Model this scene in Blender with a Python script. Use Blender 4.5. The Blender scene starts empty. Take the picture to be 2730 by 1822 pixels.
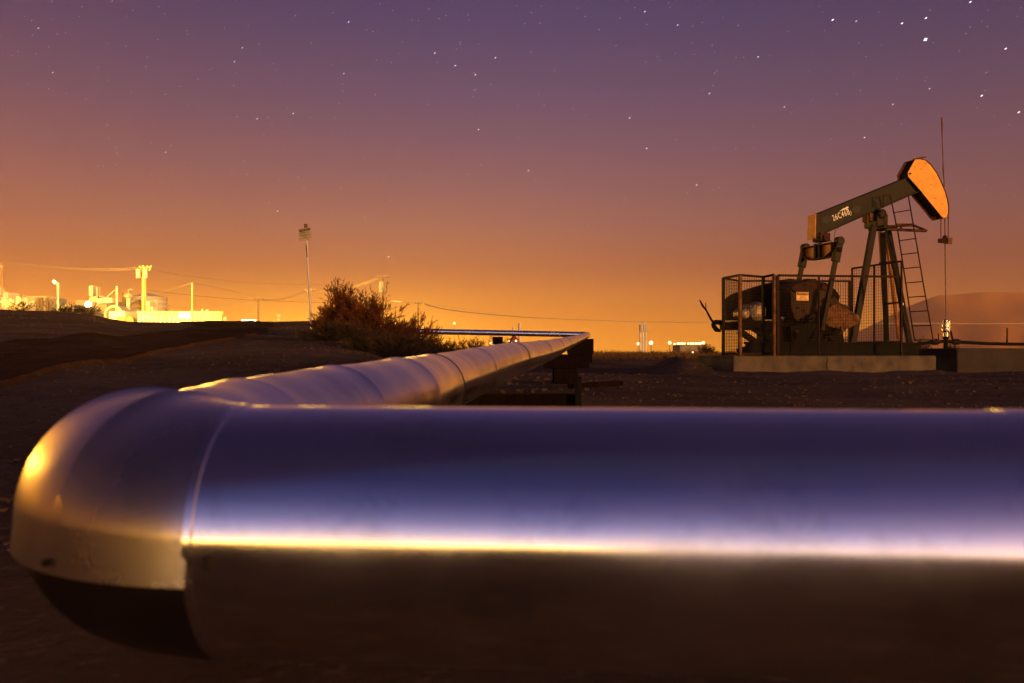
import bpy, math, random
from mathutils import Vector, Matrix, noise
random.seed(7)
S = bpy.context.scene
COL = S.collection
R = math.radians

# ------------------------------------------------------------------ camera
F, HZ, CX, CZ = 2347.0, 945.0, 1365.0, 0.375      # focal length and horizon in photo pixels, eye height in m
cam = bpy.data.objects.new('camera', bpy.data.cameras.new('camera'))
COL.objects.link(cam)
cam.location = (0, 0, CZ)
cam.rotation_euler = (R(90), 0, 0)
cam.data.sensor_width = 36
cam.data.lens = 36 * F / 2730
cam.data.shift_y = (HZ - 911) / 2730
cam.data.clip_start = 0.02
cam.data.clip_end = 20000
cam.data.dof.use_dof = True
cam.data.dof.focus_distance = 18.0
cam.data.dof.aperture_fstop = 8.0
S.camera = cam
S.view_settings.view_transform = 'Standard'
S.view_settings.look = 'None'
S.view_settings.exposure = 0
S.view_settings.gamma = 1
S.cycles.volume_bounces = 1

# ------------------------------------------------------------------ night sky (town glow ahead, last twilight behind)
world = bpy.data.worlds.new('World')
S.world = world
world.use_nodes = True
nt = world.node_tree
N, L_ = nt.nodes, nt.links
N.clear()
def wn(t, **k):
    n = N.new(t)
    for a, b in k.items(): setattr(n, a, b)
    return n
def mth(op, a, b=None, c=None, clamp=False):
    n = wn('ShaderNodeMath', operation=op); n.use_clamp = clamp
    for i, v in enumerate((a, b, c)):
        if v is None: continue
        if isinstance(v, (int, float)): n.inputs[i].default_value = v
        else: L_.new(v, n.inputs[i])
    return n.outputs[0]
def lin(c): return tuple((v / 255 / 12.92 if v / 255 <= .04045 else ((v / 255 + .055) / 1.055) ** 2.4) for v in c)
def wramp(stops, fac):
    n = wn('ShaderNodeValToRGB'); e = n.color_ramp.elements
    while len(e) > 1: e.remove(e[-1])
    for i, (deg, c) in enumerate(stops):
        p = math.sqrt(max(deg, 0) / 90)
        el = e[0] if i == 0 else e.new(p)
        el.position = p; el.color = (*c, 1)
    L_.new(fac, n.inputs[0]); return n.outputs[0]
tc = wn('ShaderNodeTexCoord')
sep = wn('ShaderNodeSeparateXYZ'); L_.new(tc.outputs['Generated'], sep.inputs[0])
dx, dy, dz = sep.outputs
el = mth('ARCSINE', mth('MAXIMUM', dz, 0.0))
fac = mth('SQRT', mth('DIVIDE', el, math.pi / 2))
front = wramp([(0, (1.9, .74, .03)), (1.5, (1.35, .46, .03)), (3, (.85, .285, .045)), (5.5, lin((190, 115, 80))), (8.5, lin((165, 112, 103))),
               (12, lin((142, 102, 112))), (16, lin((116, 91, 116))), (20, lin((94, 79, 114))), (24, lin((77, 67, 110))),
               (35, lin((60, 53, 96))), (60, lin((38, 34, 66))), (90, lin((32, 28, 56)))], fac)
back = wramp([(0, (1.3, .62, .14)), (.9, (1.7, 1.2, .7)), (2.0, (1.75, 1.74, 1.8)), (5, (.92, .98, 1.28)), (10, (.45, .50, .92)),
              (20, (.145, .175, .44)), (34, (.048, .062, .21)), (52, (.018, .025, .105)), (70, (.018, .020, .062)), (90, lin((32, 28, 56)))], fac)
hl = mth('SQRT', mth('ADD', mth('MULTIPLY', dx, dx), mth('ADD', mth('MULTIPLY', dy, dy), 1e-5)))
cy = mth('DIVIDE', dy, hl)
az = mth('ARCTAN2', dx, dy)                       # 0 ahead, positive to the right
def srange(v, a, b, lo=0.0, hi=1.0):
    n = wn('ShaderNodeMapRange', interpolation_type='SMOOTHSTEP'); L_.new(v, n.inputs[0])
    n.inputs[1].default_value = a; n.inputs[2].default_value = b; n.inputs[3].default_value = lo; n.inputs[4].default_value = hi; return n.outputs[0]
bR = srange(az, R(85), R(140))
bL = srange(az, R(-136), R(-150))
class _o: pass
bm = _o(); bm.outputs = [mth('ADD', bR, bL, clamp=True)]
dim = mth('MULTIPLY', srange(az, R(-45), R(-85), 1.0, .30), srange(az, R(-5), R(35), 1.0, .78))
fm = wn('ShaderNodeMix', data_type='RGBA', blend_type='MULTIPLY'); fm.inputs[0].default_value = 1
up = srange(el, R(30), R(72)); dim = mth('ADD', mth('MULTIPLY', dim, mth('SUBTRACT', 1.0, up)), up)
L_.new(front, fm.inputs[6]); cmb = wn('ShaderNodeCombineColor')
lf_ = srange(az, R(5), R(-35))                   # duskier and redder towards the left
[L_.new(mth('MULTIPLY', mth('MULTIPLY', dim, gk), mth('SUBTRACT', 1.0, mth('MULTIPLY', lf_, k))), cmb.inputs[i]) for i, (gk, k) in enumerate(((.92, .14), (.86, .20), (.88, .18)))]; L_.new(cmb.outputs[0], fm.inputs[7]); front = fm.outputs[2]
mx = wn('ShaderNodeMix', data_type='RGBA'); L_.new(bm.outputs[0], mx.inputs[0]); L_.new(front, mx.inputs[6]); L_.new(back, mx.inputs[7])
def lobe(az, saz, sel, col, strength):
    a = mth('SUBTRACT', mth('ARCTAN2', dx, dy), R(az))
    g = mth('ADD', mth('POWER', mth('ABSOLUTE', mth('DIVIDE', a, R(saz))), 2.0), mth('POWER', mth('DIVIDE', el, R(sel)), 2.0))
    v = mth('MULTIPLY', mth('EXPONENT', mth('MULTIPLY', g, -1.0)), strength)
    n = wn('ShaderNodeMix', data_type='RGBA', blend_type='MIX'); L_.new(v, n.inputs[0])
    n.inputs[6].default_value = (0, 0, 0, 1); n.inputs[7].default_value = (*col, 1); n.clamp_factor = False
    return n.outputs[2]
def addc(a, b):
    n = wn('ShaderNodeMix', data_type='RGBA', blend_type='ADD'); n.inputs[0].default_value = 1
    L_.new(a, n.inputs[6]); L_.new(b, n.inputs[7]); return n.outputs[2]
c = addc(mx.outputs[2], lobe(-12, 8.5, 2.6, (1, .50, .02), 2.2))
c = addc(c, lobe(-7, 16, 7.5, (1, .42, .03), .26))
c = addc(c, lobe(-22, 30, 9.0, (1, .40, .06), .09))
c = addc(c, lobe(-56, 8, 8.0, (1, .38, .02), 5.0))
c = addc(c, lobe(-46, 4.6, 8.0, (1, .36, .01), 14.0))
c = addc(c, lobe(-155, 21, 1.3, (1, .50, .04), 20.0))
bg = wn('ShaderNodeBackground'); L_.new(c, bg.inputs[0]); bg.inputs[1].default_value = 1.0
out = wn('ShaderNodeOutputWorld'); L_.new(bg.outputs[0], out.inputs[0])

# one low warm lamp direction: sodium lights assumed far behind and right of the camera
sl = bpy.data.lights.new('sun', 'SUN'); sun = bpy.data.objects.new('sun', sl); COL.objects.link(sun)
sl.energy = 6.4; sl.angle = R(4.0); sl.color = (1.0, .44, .08)
sd = Vector((0.74, -0.67, 0.05)).normalized()       # towards the light
sun.rotation_euler = sd.to_track_quat('Z', 'Y').to_euler()

# ------------------------------------------------------------------ materials
def mat(name, col, rough=.6, metal=0.0, var=.35, scale=6.0, bump=.0, bscale=40.0, emit=None, estr=0.0, col2=None, spec=None, detail=6):
    m = bpy.data.materials.new(name); m.use_nodes = True
    n, l = m.node_tree.nodes, m.node_tree.links
    p = n['Principled BSDF']
    p.inputs['Roughness'].default_value = rough; p.inputs['Metallic'].default_value = metal
    if spec is not None: p.inputs['Specular IOR Level'].default_value = spec
    t = n.new('ShaderNodeTexCoord')
    nz = n.new('ShaderNodeTexNoise'); nz.inputs['Scale'].default_value = scale; nz.inputs['Detail'].default_value = detail
    nz.inputs['Roughness'].default_value = .6
    l.new(t.outputs['Object'], nz.inputs['Vector'])
    rp = n.new('ShaderNodeValToRGB'); e = rp.color_ramp.elements
    c2 = col2 or tuple(v * (1 - var) for v in col)
    e[0].position = .35; e[0].color = (*c2, 1); e[1].position = .62; e[1].color = (*col, 1)
    l.new(nz.outputs['Fac'], rp.inputs[0]); l.new(rp.outputs[0], p.inputs['Base Color'])
    if bump:
        b = n.new('ShaderNodeBump'); b.inputs['Strength'].default_value = bump; b.inputs['Distance'].default_value = .02
        nb = n.new('ShaderNodeTexNoise'); nb.inputs['Scale'].default_value = bscale; nb.inputs['Detail'].default_value = 4
        l.new(t.outputs['Object'], nb.inputs['Vector']); l.new(nb.outputs['Fac'], b.inputs['Height']); l.new(b.outputs[0], p.inputs['Normal'])
    if emit:
        p.inputs['Emission Color'].default_value = (*emit, 1); p.inputs['Emission Strength'].default_value = estr
    return m
M = {}
M['rust'] = mat('rust', (.07, .030, .014), .8, 0, .6, 9, .3, spec=.15)
M['dark_steel'] = mat('dark_steel', (.018, .012, .008), .7, 0, .5, 9, .3, spec=.15)
M['black_steel'] = mat('black_steel', (.006, .0045, .003), .8, 0, .4, 9, .3, spec=.15)
M['olive'] = mat('olive', (.014, .0098, .002), .6, 0, .45, 5, .2, spec=.2)
M['olive_light'] = mat('olive_light', (.026, .014, .0035), .6, 0, .45, 7, .3, spec=.2)
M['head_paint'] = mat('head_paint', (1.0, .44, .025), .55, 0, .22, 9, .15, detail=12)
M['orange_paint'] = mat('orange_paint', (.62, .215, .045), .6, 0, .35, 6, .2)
M['rust_orange'] = mat('rust_orange', (.19, .085, .03), .8, 0, .65, 8, .5, 30, spec=.15)
M['tan_paint'] = mat('tan_paint', (.062, .036, .015), .7, 0, .5, 5, .3, spec=.15)
M['white_paint'] = mat('white_paint', (.85, .80, .62), .5, 0, .1, 14, emit=None)
M['black_paint'] = mat('black_paint', (.012, .011, .009), .7, 0, .3, 12)
M['pale_metal'] = mat('pale_metal', (.34, .26, .17), .45, .6, .6, 14, .8, 18)
M['chrome'] = mat('chrome', (.75, .68, .55), .22, .9, .3, 14, .3, 60)
M['concrete'] = mat('concrete', (.11, .082, .052), .9, 0, .55, 3.5, .35, 30, detail=10)
M['concrete_dark'] = mat('concrete_dark', (.032, .022, .014), .9, 0, .45, 2.5, .35, 30, detail=10)
M['timber'] = mat('timber', (.010, .0045, .0035), .9, 0, .5, 7, .4, spec=.06)
M['rod_steel'] = mat('rod_steel', (.14, .062, .028), .5, .3, .3, 6)
M['plate_yellow'] = mat('plate_yellow', (.62, .42, .13), .6, 0, .2, 20)
M['caution_orange'] = mat('caution_orange', (.95, .50, .10), .5, 0, .15, 20)
M['sign_plate'] = mat('sign_plate', (.50, .42, .22), .6, 0, .35, 12)
M['post_white'] = mat('post_white', (.62, .55, .52), .5, 0, .2, 8)
M['twig'] = mat('twig', (.14, .075, .035), .9, 0, .4, 6)
M['bush_leaf'] = mat('bush_leaf', (.13, .075, .028), .9, 0, .55, 1.7, col2=(.045, .036, .012))
M['brush_dry'] = mat('brush_dry', (.15, .095, .045), .9, 0, .55, 1.9)
def leafy(name, c1, c2):
    m = mat(name, c1, .9, 0, 0, 2.2, col2=c2); n, l = m.node_tree.nodes, m.node_tree.links; p = n['Principled BSDF']
    rp = [k for k in n if k.type == 'VALTORGB'][0]; t = n.new('ShaderNodeBsdfTranslucent'); l.new(rp.outputs[0], t.inputs[0])
    mx = n.new('ShaderNodeMixShader'); mx.inputs[0].default_value = .55; l.new(p.outputs[0], mx.inputs[1]); l.new(t.outputs[0], mx.inputs[2])
    l.new(mx.outputs[0], n['Material Output'].inputs[0]); return m
M['bush_leaf'] = leafy('bush_leaf', (.34, .095, .02), (.11, .036, .01))
M['brush_dry'] = leafy('brush_dry', (.095, .058, .026), (.05, .036, .016))
M['grass_dry'] = leafy('grass_dry', (.22, .12, .04), (.13, .075, .028))
M['plant_metal'] = mat('plant_metal', (.62, .55, .42), .5, 0, .35, .5)
M['plant_pale'] = mat('plant_pale', (.80, .76, .62), .5, 0, .25, .6)
M['plant_dark'] = mat('plant_dark', (.30, .20, .10), .7, 0, .4, .7)
M['pole_wood'] = mat('pole_wood', (.42, .30, .17), .8, 0, .3, 2)
M['wire'] = mat('wire', (.75, .62, .45), .4, .6, .1, 2)
M['wire_dark'] = mat('wire_dark', (.14, .08, .05), .6, 0, .1, 2)
M['lamp_glow'] = mat('lamp_glow', (1, .8, .3), .5, emit=(1, .72, .28), estr=14)
M['board_glow'] = mat('board_glow', (1, .9, .7), .5, emit=(1, .88, .55), estr=6)
M['cage'] = mat('cage', (.030, .013, .007), .75, 0, .5, 9, spec=.15)
M['leg_orange'] = mat('leg_orange', (.40, .15, .035), .7, 0, .5, 7, .3, spec=.15)
M['lamp_far'] = mat('lamp_far', (1, .9, .7), .5, emit=(1, .72, .30), estr=3.0)
M['star'] = mat('star', (0, 0, 0), .5, emit=(.95, .92, 1.0), estr=2.4)
M['star_faint'] = mat('star_faint', (0, 0, 0), .5, emit=(.62, .56, .66), estr=1.0)
M['red_steel'] = mat('red_steel', (.35, .06, .03), .6, 0, .3, 3)

def cladding(name, rough, dents, col=(.86, .84, .86), smudge=.5):
    """brushed aluminium jacket: shallow dents along the run, dusty smudges in the gloss"""
    m = bpy.data.materials.new(name); m.use_nodes = True
    n, l = m.node_tree.nodes, m.node_tree.links; p = n['Principled BSDF']
    p.inputs['Metallic'].default_value = 1
    t = n.new('ShaderNodeTexCoord')
    a = n.new('ShaderNodeTexNoise'); a.inputs['Scale'].default_value = 5; a.inputs['Detail'].default_value = 7; l.new(t.outputs['Object'], a.inputs[0])
    mr = n.new('ShaderNodeMapRange'); mr.inputs[1].default_value = .3; mr.inputs[2].default_value = .8
    mr.inputs[3].default_value = rough * (1 - .25 * smudge); mr.inputs[4].default_value = rough * (1 + smudge)
    l.new(a.outputs['Fac'], mr.inputs[0]); l.new(mr.outputs[0], p.inputs['Roughness'])
    d = n.new('ShaderNodeTexNoise'); d.inputs['Scale'].default_value = 11; d.inputs['Detail'].default_value = 9; d.inputs['Roughness'].default_value = .7
    l.new(t.outputs['Object'], d.inputs[0])
    r = n.new('ShaderNodeValToRGB'); e = r.color_ramp.elements
    e[0].position = .2; e[0].color = (*[v * .74 for v in col], 1); e[1].position = .5; e[1].color = (*col, 1)
    l.new(d.outputs['Fac'], r.inputs[0]); l.new(r.outputs[0], p.inputs['Base Color'])
    b = n.new('ShaderNodeBump'); b.inputs['Strength'].default_value = dents; b.inputs['Distance'].default_value = .004
    w = n.new('ShaderNodeTexNoise'); w.inputs['Scale'].default_value = 3.5; w.inputs['Detail'].default_value = 2.5; l.new(t.outputs['Object'], w.inputs[0])
    l.new(w.outputs['Fac'], b.inputs['Height']); l.new(b.outputs[0], p.inputs['Normal'])
    return m
M['clad_near'] = cladding('clad_near', .15, .2, smudge=.9)
M['clad_elbow'] = cladding('clad_elbow', .27, .2, (.66, .62, .62))
M['clad_shade'] = cladding('clad_shade', .45, .2, (.08, .06, .05))  # near-black base paints shade into the elbow's lower jacket
M['clad_leg'] = cladding('clad_leg', .20, .45, (.66, .62, .66))
M['clad_far'] = cladding('clad_far', .22, .1)

def ground_mat(name, c1, c2, c3):
    m = bpy.data.materials.new(name); m.use_nodes = True
    n, l = m.node_tree.nodes, m.node_tree.links; p = n['Principled BSDF']
    p.inputs['Roughness'].default_value = .95; p.inputs['Specular IOR Level'].default_value = 0.0
    t = n.new('ShaderNodeTexCoord')
    def nz(s, d=6, r=.65):
        a = n.new('ShaderNodeTexNoise'); a.inputs['Scale'].default_value = s; a.inputs['Detail'].default_value = d; a.inputs['Roughness'].default_value = r
        l.new(t.outputs['Object'], a.inputs[0]); return a.outputs['Fac']
    r1 = n.new('ShaderNodeValToRGB'); e = r1.color_ramp.elements; e[0].position = .36; e[0].color = (*c1, 1); e[1].position = .62; e[1].color = (*c2, 1)
    l.new(nz(.45), r1.inputs[0])
    r2 = n.new('ShaderNodeValToRGB'); e = r2.color_ramp.elements; e[0].position = .56; e[0].color = (0, 0, 0, 1); e[1].position = .74; e[1].color = (1, 1, 1, 1)
    l.new(nz(22, 4), r2.inputs[0])
    mxn = n.new('ShaderNodeMix'); mxn.data_type = 'RGBA'; l.new(r2.outputs[0], mxn.inputs[0]); l.new(r1.outputs[0], mxn.inputs[6]); mxn.inputs[7].default_value = (*c3, 1)
    l.new(mxn.outputs[2], p.inputs['Base Color'])
    b = n.new('ShaderNodeBump'); b.inputs['Strength'].default_value = .9; b.inputs['Distance'].default_value = .03
    l.new(nz(16, 8, .7), b.inputs['Height'])
    b2 = n.new('ShaderNodeBump'); b2.inputs['Strength'].default_value = .6; b2.inputs['Distance'].default_value = .2
    l.new(nz(1.6, 5), b2.inputs['Height']); l.new(b.outputs[0], b2.inputs['Normal']); l.new(b2.outputs[0], p.inputs['Normal'])
    return m
M['ground'] = ground_mat('ground', (.090, .061, .040), (.155, .108, .072), (.21, .15, .105))
M['road'] = ground_mat('road', (.046, .025, .016), (.072, .042, .028), (.10, .06, .042))
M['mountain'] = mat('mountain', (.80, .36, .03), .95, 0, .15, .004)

# ------------------------------------------------------------------ mesh helpers
class MB:
    def __init__(s, off=(0, 0, 0)): s.v = []; s.f = []; s.o = Vector(off); s.sm = False
    def add(s, vs, fs):
        b = len(s.v); s.v += [Vector(q) - s.o for q in vs]; s.f += [tuple(b + i for i in f) for f in fs]; return s
    def box(s, lo, hi, bev=0):
        x0, y0, z0 = lo; x1, y1, z1 = hi
        vs = [(x, y, z) for z in (z0, z1) for x, y in ((x0, y0), (x1, y0), (x1, y1), (x0, y1))]
        return s.add(vs, [(3, 2, 1, 0), (4, 5, 6, 7), (0, 1, 5, 4), (1, 2, 6, 5), (2, 3, 7, 6), (3, 0, 4, 7)])
    def bar(s, p, q, a, b, side=(0, 1, 0), a2=None, b2=None):
        """rectangular bar; b is the size along `side`, a across it"""
        p = Vector(p); q = Vector(q); d = (q - p).normalized(); sd = Vector(side)
        sd = (sd - d * sd.dot(d))
        if sd.length < 1e-4: sd = d.orthogonal()
        sd.normalize(); u = d.cross(sd)
        a2 = a if a2 is None else a2; b2 = b if b2 is None else b2
        vs = [c + u * i * aa / 2 + sd * j * bb / 2 for c, aa, bb in ((p, a, b), (q, a2, b2)) for i, j in ((-1, -1), (1, -1), (1, 1), (-1, 1))]
        return s.add(vs, [(3, 2, 1, 0), (4, 5, 6, 7), (0, 1, 5, 4), (1, 2, 6, 5), (2, 3, 7, 6), (3, 0, 4, 7)])
    def tube(s, pts, r, n=10, caps=True):
        pts = [Vector(p) for p in pts]; rs = r if isinstance(r, (list, tuple)) else [r] * len(pts)
        rings = []; ref = None
        for i, p in enumerate(pts):
            d = (pts[min(i + 1, len(pts) - 1)] - pts[max(i - 1, 0)]).normalized()
            if ref is None: ref = d.orthogonal().normalized() if abs(d.z) > .9 else Vector((0, 0, 1))
            x = (ref - d * ref.dot(d)).normalized(); y = d.cross(x); ref = x
            rings.append([p + (x * math.cos(t) + y * math.sin(t)) * rs[i] for t in [2 * math.pi * k / n for k in range(n)]])
        vs = [v for g in rings for v in g]; fs = []
        for i in range(len(pts) - 1):
            for k in range(n): fs.append((i * n + k, i * n + (k + 1) % n, (i + 1) * n + (k + 1) % n, (i + 1) * n + k))
        if caps: fs += [tuple(range(n))[::-1], tuple((len(pts) - 1) * n + k for k in range(n))]
        s.sm = s.sm or n >= 10
        return s.add(vs, fs)
    def prism(s, poly, d):
        """closed polygon of 3-D points pushed along d"""
        n = len(poly); d = Vector(d); a = [Vector(p) for p in poly]; b = [p + d for p in a]
        return s.add(a + b, [tuple(range(n))[::-1], tuple(range(n, 2 * n))] + [(i, (i + 1) % n, n + (i + 1) % n, n + i) for i in range(n)])
    def ball(s, c, r, n=8, m=6, jit=0):
        c = Vector(c); rr = Vector(r) if not isinstance(r, (int, float)) else Vector((r, r, r)); vs = []
        for i in range(m + 1):
            th = math.pi * i / m
            for k in range(n):
                ph = 2 * math.pi * k / n; j = 1 + random.uniform(-jit, jit)
                vs.append(c + Vector((rr.x * math.sin(th) * math.cos(ph), rr.y * math.sin(th) * math.sin(ph), rr.z * math.cos(th))) * j)
        fs = [(i * n + k, (i + 1) * n + k, (i + 1) * n + (k + 1) % n, i * n + (k + 1) % n) for i in range(m) for k in range(n)]
        return s.add(vs, fs)
    def build(s, name, m, parent=None, loc=None, bevel=0, smooth=None):
        me = bpy.data.meshes.new(name); me.from_pydata([tuple(v) for v in s.v], [], s.f); me.validate(); me.update()
        me.materials.append(M[m] if isinstance(m, str) else m)
        o = bpy.data.objects.new(name, me); COL.objects.link(o)
        if parent: o.parent = parent
        if loc is not None: o.location = loc
        if (s.sm if smooth is None else smooth):
            for p in me.polygons: p.use_smooth = len(p.vertices) == 4
            try: me.set_sharp_from_angle(angle=R(40))
            except Exception: pass
        if bevel:
            b = o.modifiers.new('bevel', 'BEVEL'); b.width = bevel; b.segments = 2; b.limit_method = 'ANGLE'
        return o
def tag(o, label=None, cat=None, group=None, kind=None):
    if label: o['label'] = label
    if cat: o['category'] = cat
    if group: o['group'] = group
    if kind: o['kind'] = kind
    return o
def root(name, label, cat, loc=(0, 0, 0), rz=0, group=None):
    o = bpy.data.objects.new(name, None); COL.objects.link(o); o.empty_display_size = .2
    o.location = loc; o.rotation_euler = (0, 0, rz)
    return tag(o, label, cat, group)
def W(x, y, Y): return Vector(((x - CX) / F * Y, Y, CZ + (HZ - y) / F * Y))       # a point of the place, Y metres away
def text_mesh(s, size, name, m, parent, mtx, ext=.002, width=None):
    cu = bpy.data.curves.new(name, 'FONT'); cu.body = s; cu.size = size; cu.extrude = ext; cu.align_x = 'CENTER'; cu.align_y = 'CENTER'
    cu.resolution_u = 3; cu.offset = size * .007; cu.space_character = 1.2
    t = bpy.data.objects.new(name + '_curve', cu); COL.objects.link(t)
    dg = bpy.context.evaluated_depsgraph_get(); dg.update()
    me = bpy.data.meshes.new_from_object(t.evaluated_get(dg)); bpy.data.objects.remove(t)
    w = max(v.co.x for v in me.vertices) - min(v.co.x for v in me.vertices)
    k = width / w if width else 1
    me.transform(mtx @ Matrix.Diagonal((k, 1, 1, 1)))
    me.materials.clear(); me.materials.append(M[m]); me.name = name
    o = bpy.data.objects.new(name, me); COL.objects.link(o); o.parent = parent
    return o
def ss(a, b, x):
    t = max(0, min(1, (x - a) / (b - a))); return t * t * (3 - 2 * t)
def interp(tab, x):
    if x <= tab[0][0]: return tab[0][1]
    for (a, p), (b, q) in zip(tab, tab[1:]):
        if x <= b: return p + (q - p) * (x - a) / (b - a)
    return tab[-1][1]

# ------------------------------------------------------------------ terrain
CREST = [(-1.4, .010), (-.9, .022), (-.72, .036), (-.64, .046), (-.58, .0516), (-.52, .0485), (-.477, .0464), (-.458, .0405), (-.445, .0364), (-.38, .0364), (-.307, .0371), (-.208, .0379),
         (-.165, .030), (-.12, .016), (-.075, .004), (-.03, .0005), (0, -.0013), (1.4, -.0013)]
def gz(x, y):
    h = .05 * noise.noise(Vector((x * .5, y * .5, 0))) + .012 * noise.noise(Vector((x * 2.3, y * 2.3, 3)))
    if y < 3: return h * .5 - .02
    u = x / y
    pk = CZ + interp(CREST, u) * 40
    left = 1 - ss(-.17, -.05, u)
    pl = max(0, (y - 6) / 34) if y < 40 else 1
    if y < 9: pl = (max(0, y - 4) ** 2 / (2 * 5)) / 34 * (3 / 2.5) if y > 4 else 0
    pr = ss(24, 37, y)
    prof = pl * left + pr * (1 - left)
    z = pk * prof
    if y > 40:
        k = ss(41, 62, y)
        z = z * (1 - k) + k * (1.0 * left * (1 - ss(150, 400, y)) - .6 * ss(60, 300, y))
        h *= 1 + y * .01
    calm = 1 - .8 * math.exp(-((x - 7) ** 2 + (y - 17.5) ** 2) / 16)
    dx_, dy_ = x - 7.62, y - 18.2; u_ = dx_ * .9563 + dy_ * .2924; w_ = dx_ * .2924 - dy_ * .9563
    if -4.6 < u_ < 1.2: z += .10 * math.exp(-((w_ - 1.0) / .28) ** 2) * max(0, .55 + .8 * noise.noise(Vector((u_ * 1.7, 4, 0))))
    z += .33 * math.exp(-((u_ + 4.5) / .42) ** 2) * math.exp(-((w_ + .3) / .85) ** 4)
    return z + h * calm
def axis_vals(lo, hi, d0, g):
    v = [0.0]; d = d0
    while v[-1] < hi: v.append(v[-1] + d); d *= g
    w = [0.0]; d = d0
    while w[-1] > lo: w.append(w[-1] - d); d *= g
    return sorted(set(w[1:] + v))
xs = axis_vals(-3800, 3800, .12, 1.03); ys = axis_vals(-2400, 3800, .15, 1.026)
mb = MB(); mb.v = [Vector((x, y, gz(x, y))) for y in ys for x in xs]; nx = len(xs)
mb.f = [(j * nx + i, j * nx + i + 1, (j + 1) * nx + i + 1, (j + 1) * nx + i) for j in range(len(ys) - 1) for i in range(nx - 1)]
tag(mb.build('ground', 'ground', smooth=True), kind='structure')
# dirt road climbing the embankment on the left: laid as a sheet just over the ground
re_ = [(-3.6, 5.2), (-4.65, 9.3), (-5.3, 14), (-6.5, 23.6), (-8.3, 31), (-11, 38.5), (-14.5, 46)]
le_ = [(-6.3, 9.0), (-7.6, 13.5), (-8.6, 18.5), (-10.0, 27.0), (-12.4, 34), (-15.4, 40.5), (-19, 48)]
def cr(pts, n):
    o = []
    for i in range(len(pts) - 1):
        p0, p1, p2, p3 = [Vector(pts[max(0, min(len(pts) - 1, i + k))]) for k in (-1, 0, 1, 2)]
        for j in range(n):
            t = j / n
            o.append(.5 * ((2 * p1) + (p2 - p0) * t + (2 * p0 - 5 * p1 + 4 * p2 - p3) * t * t + (3 * p1 - p0 - 3 * p2 + p3) * t ** 3))
    o.append(Vector(pts[-1])); return o
A_, B_ = cr(re_, 16), cr(le_, 16)
mb = MB(); K = 24
for i, (a, b) in enumerate(zip(A_, B_)):
    for k in range(K + 1):
        t = k / K; wob = .12 * noise.noise(Vector((i * .3, k * 5, 1))) if k in (0, K) else 0
        p = a.lerp(b, t + wob * .3); mb.v.append(Vector((p.x, p.y, gz(p.x, p.y) + (-.10 if k in (0, K) else .055) - .012 * (abs(t - .3) < .09 or abs(t - .7) < .09))))
mb.f = [(i * (K + 1) + k, i * (K + 1) + k + 1, (i + 1) * (K + 1) + k + 1, (i + 1) * (K + 1) + k) for i in range(len(A_) - 1) for k in range(K)]
tag(mb.build('road', 'road', smooth=True), kind='structure')
# gravel and clods
mb = MB()
def rock(x, y, r):
    c = Vector((x, y, gz(x, y) + r * .25)); vs = []
    for i in range(8):
        vs.append(c + Vector(((-1, 1)[i & 1] * random.uniform(.5, 1) * r, (-1, 1)[i >> 1 & 1] * random.uniform(.5, 1) * r, (-1, 1)[i >> 2] * random.uniform(.35, .7) * r)))
    mb.add(vs, [(0, 2, 3, 1), (4, 5, 7, 6), (0, 1, 5, 4), (1, 3, 7, 5), (3, 2, 6, 7), (2, 0, 4, 6)])
for i in range(3000):
    y = 1.6 * (17 ** random.random()); u = random.uniform(-.62, .62)
    rock(u * y, y, random.uniform(.003, .008) * (1 + .10 * y) * (2.0 if random.random() < .03 else 1))
for i in range(160):
    y = random.uniform(9, 16); rock(random.uniform(-.02, .12) * y + random.gauss(0, .4), y, random.uniform(.01, .035))
tag(mb.build('gravel', mat('gravel', (.10, .064, .042), .95, 0, .6, 3, .3, spec=0)), 'scattered grey brown stones on the dirt ground', 'gravel', kind='stuff')

# distant mountain ridge on the right
mb = MB(); n = 90
prof = [(2150, 946), (2190, 940), (2260, 900), (2340, 858), (2420, 815), (2490, 790), (2540, 785), (2620, 779), (2730, 782), (2900, 772), (3300, 780), (3900, 800), (4600, 860)]
for i in range(n + 1):
    px = 2150 + (4600 - 2150) * i / n; yy = interp(prof, px) + 3 * noise.noise(Vector((i * .35, 0, 0)))
    t = W(px, yy, 4000); b = W(px, 945, 3300)
    for k in range(7):
        q = b.lerp(t, k / 6); q.z = -3 + (t.z + 3) * (k / 6) ** 1.2; q.y += 70 * noise.noise(Vector((i * .3, k * .7, 2))); mb.v.append(q)
    mb.v.append(Vector((t.x * 1.2, t.y * 1.2, -5)))
mb.f = [(i * 8 + k, i * 8 + k + 1, (i + 1) * 8 + k + 1, (i + 1) * 8 + k) for i in range(n) for k in range(7)]
tag(mb.build('mountain', 'mountain', smooth=True), kind='structure')

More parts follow.
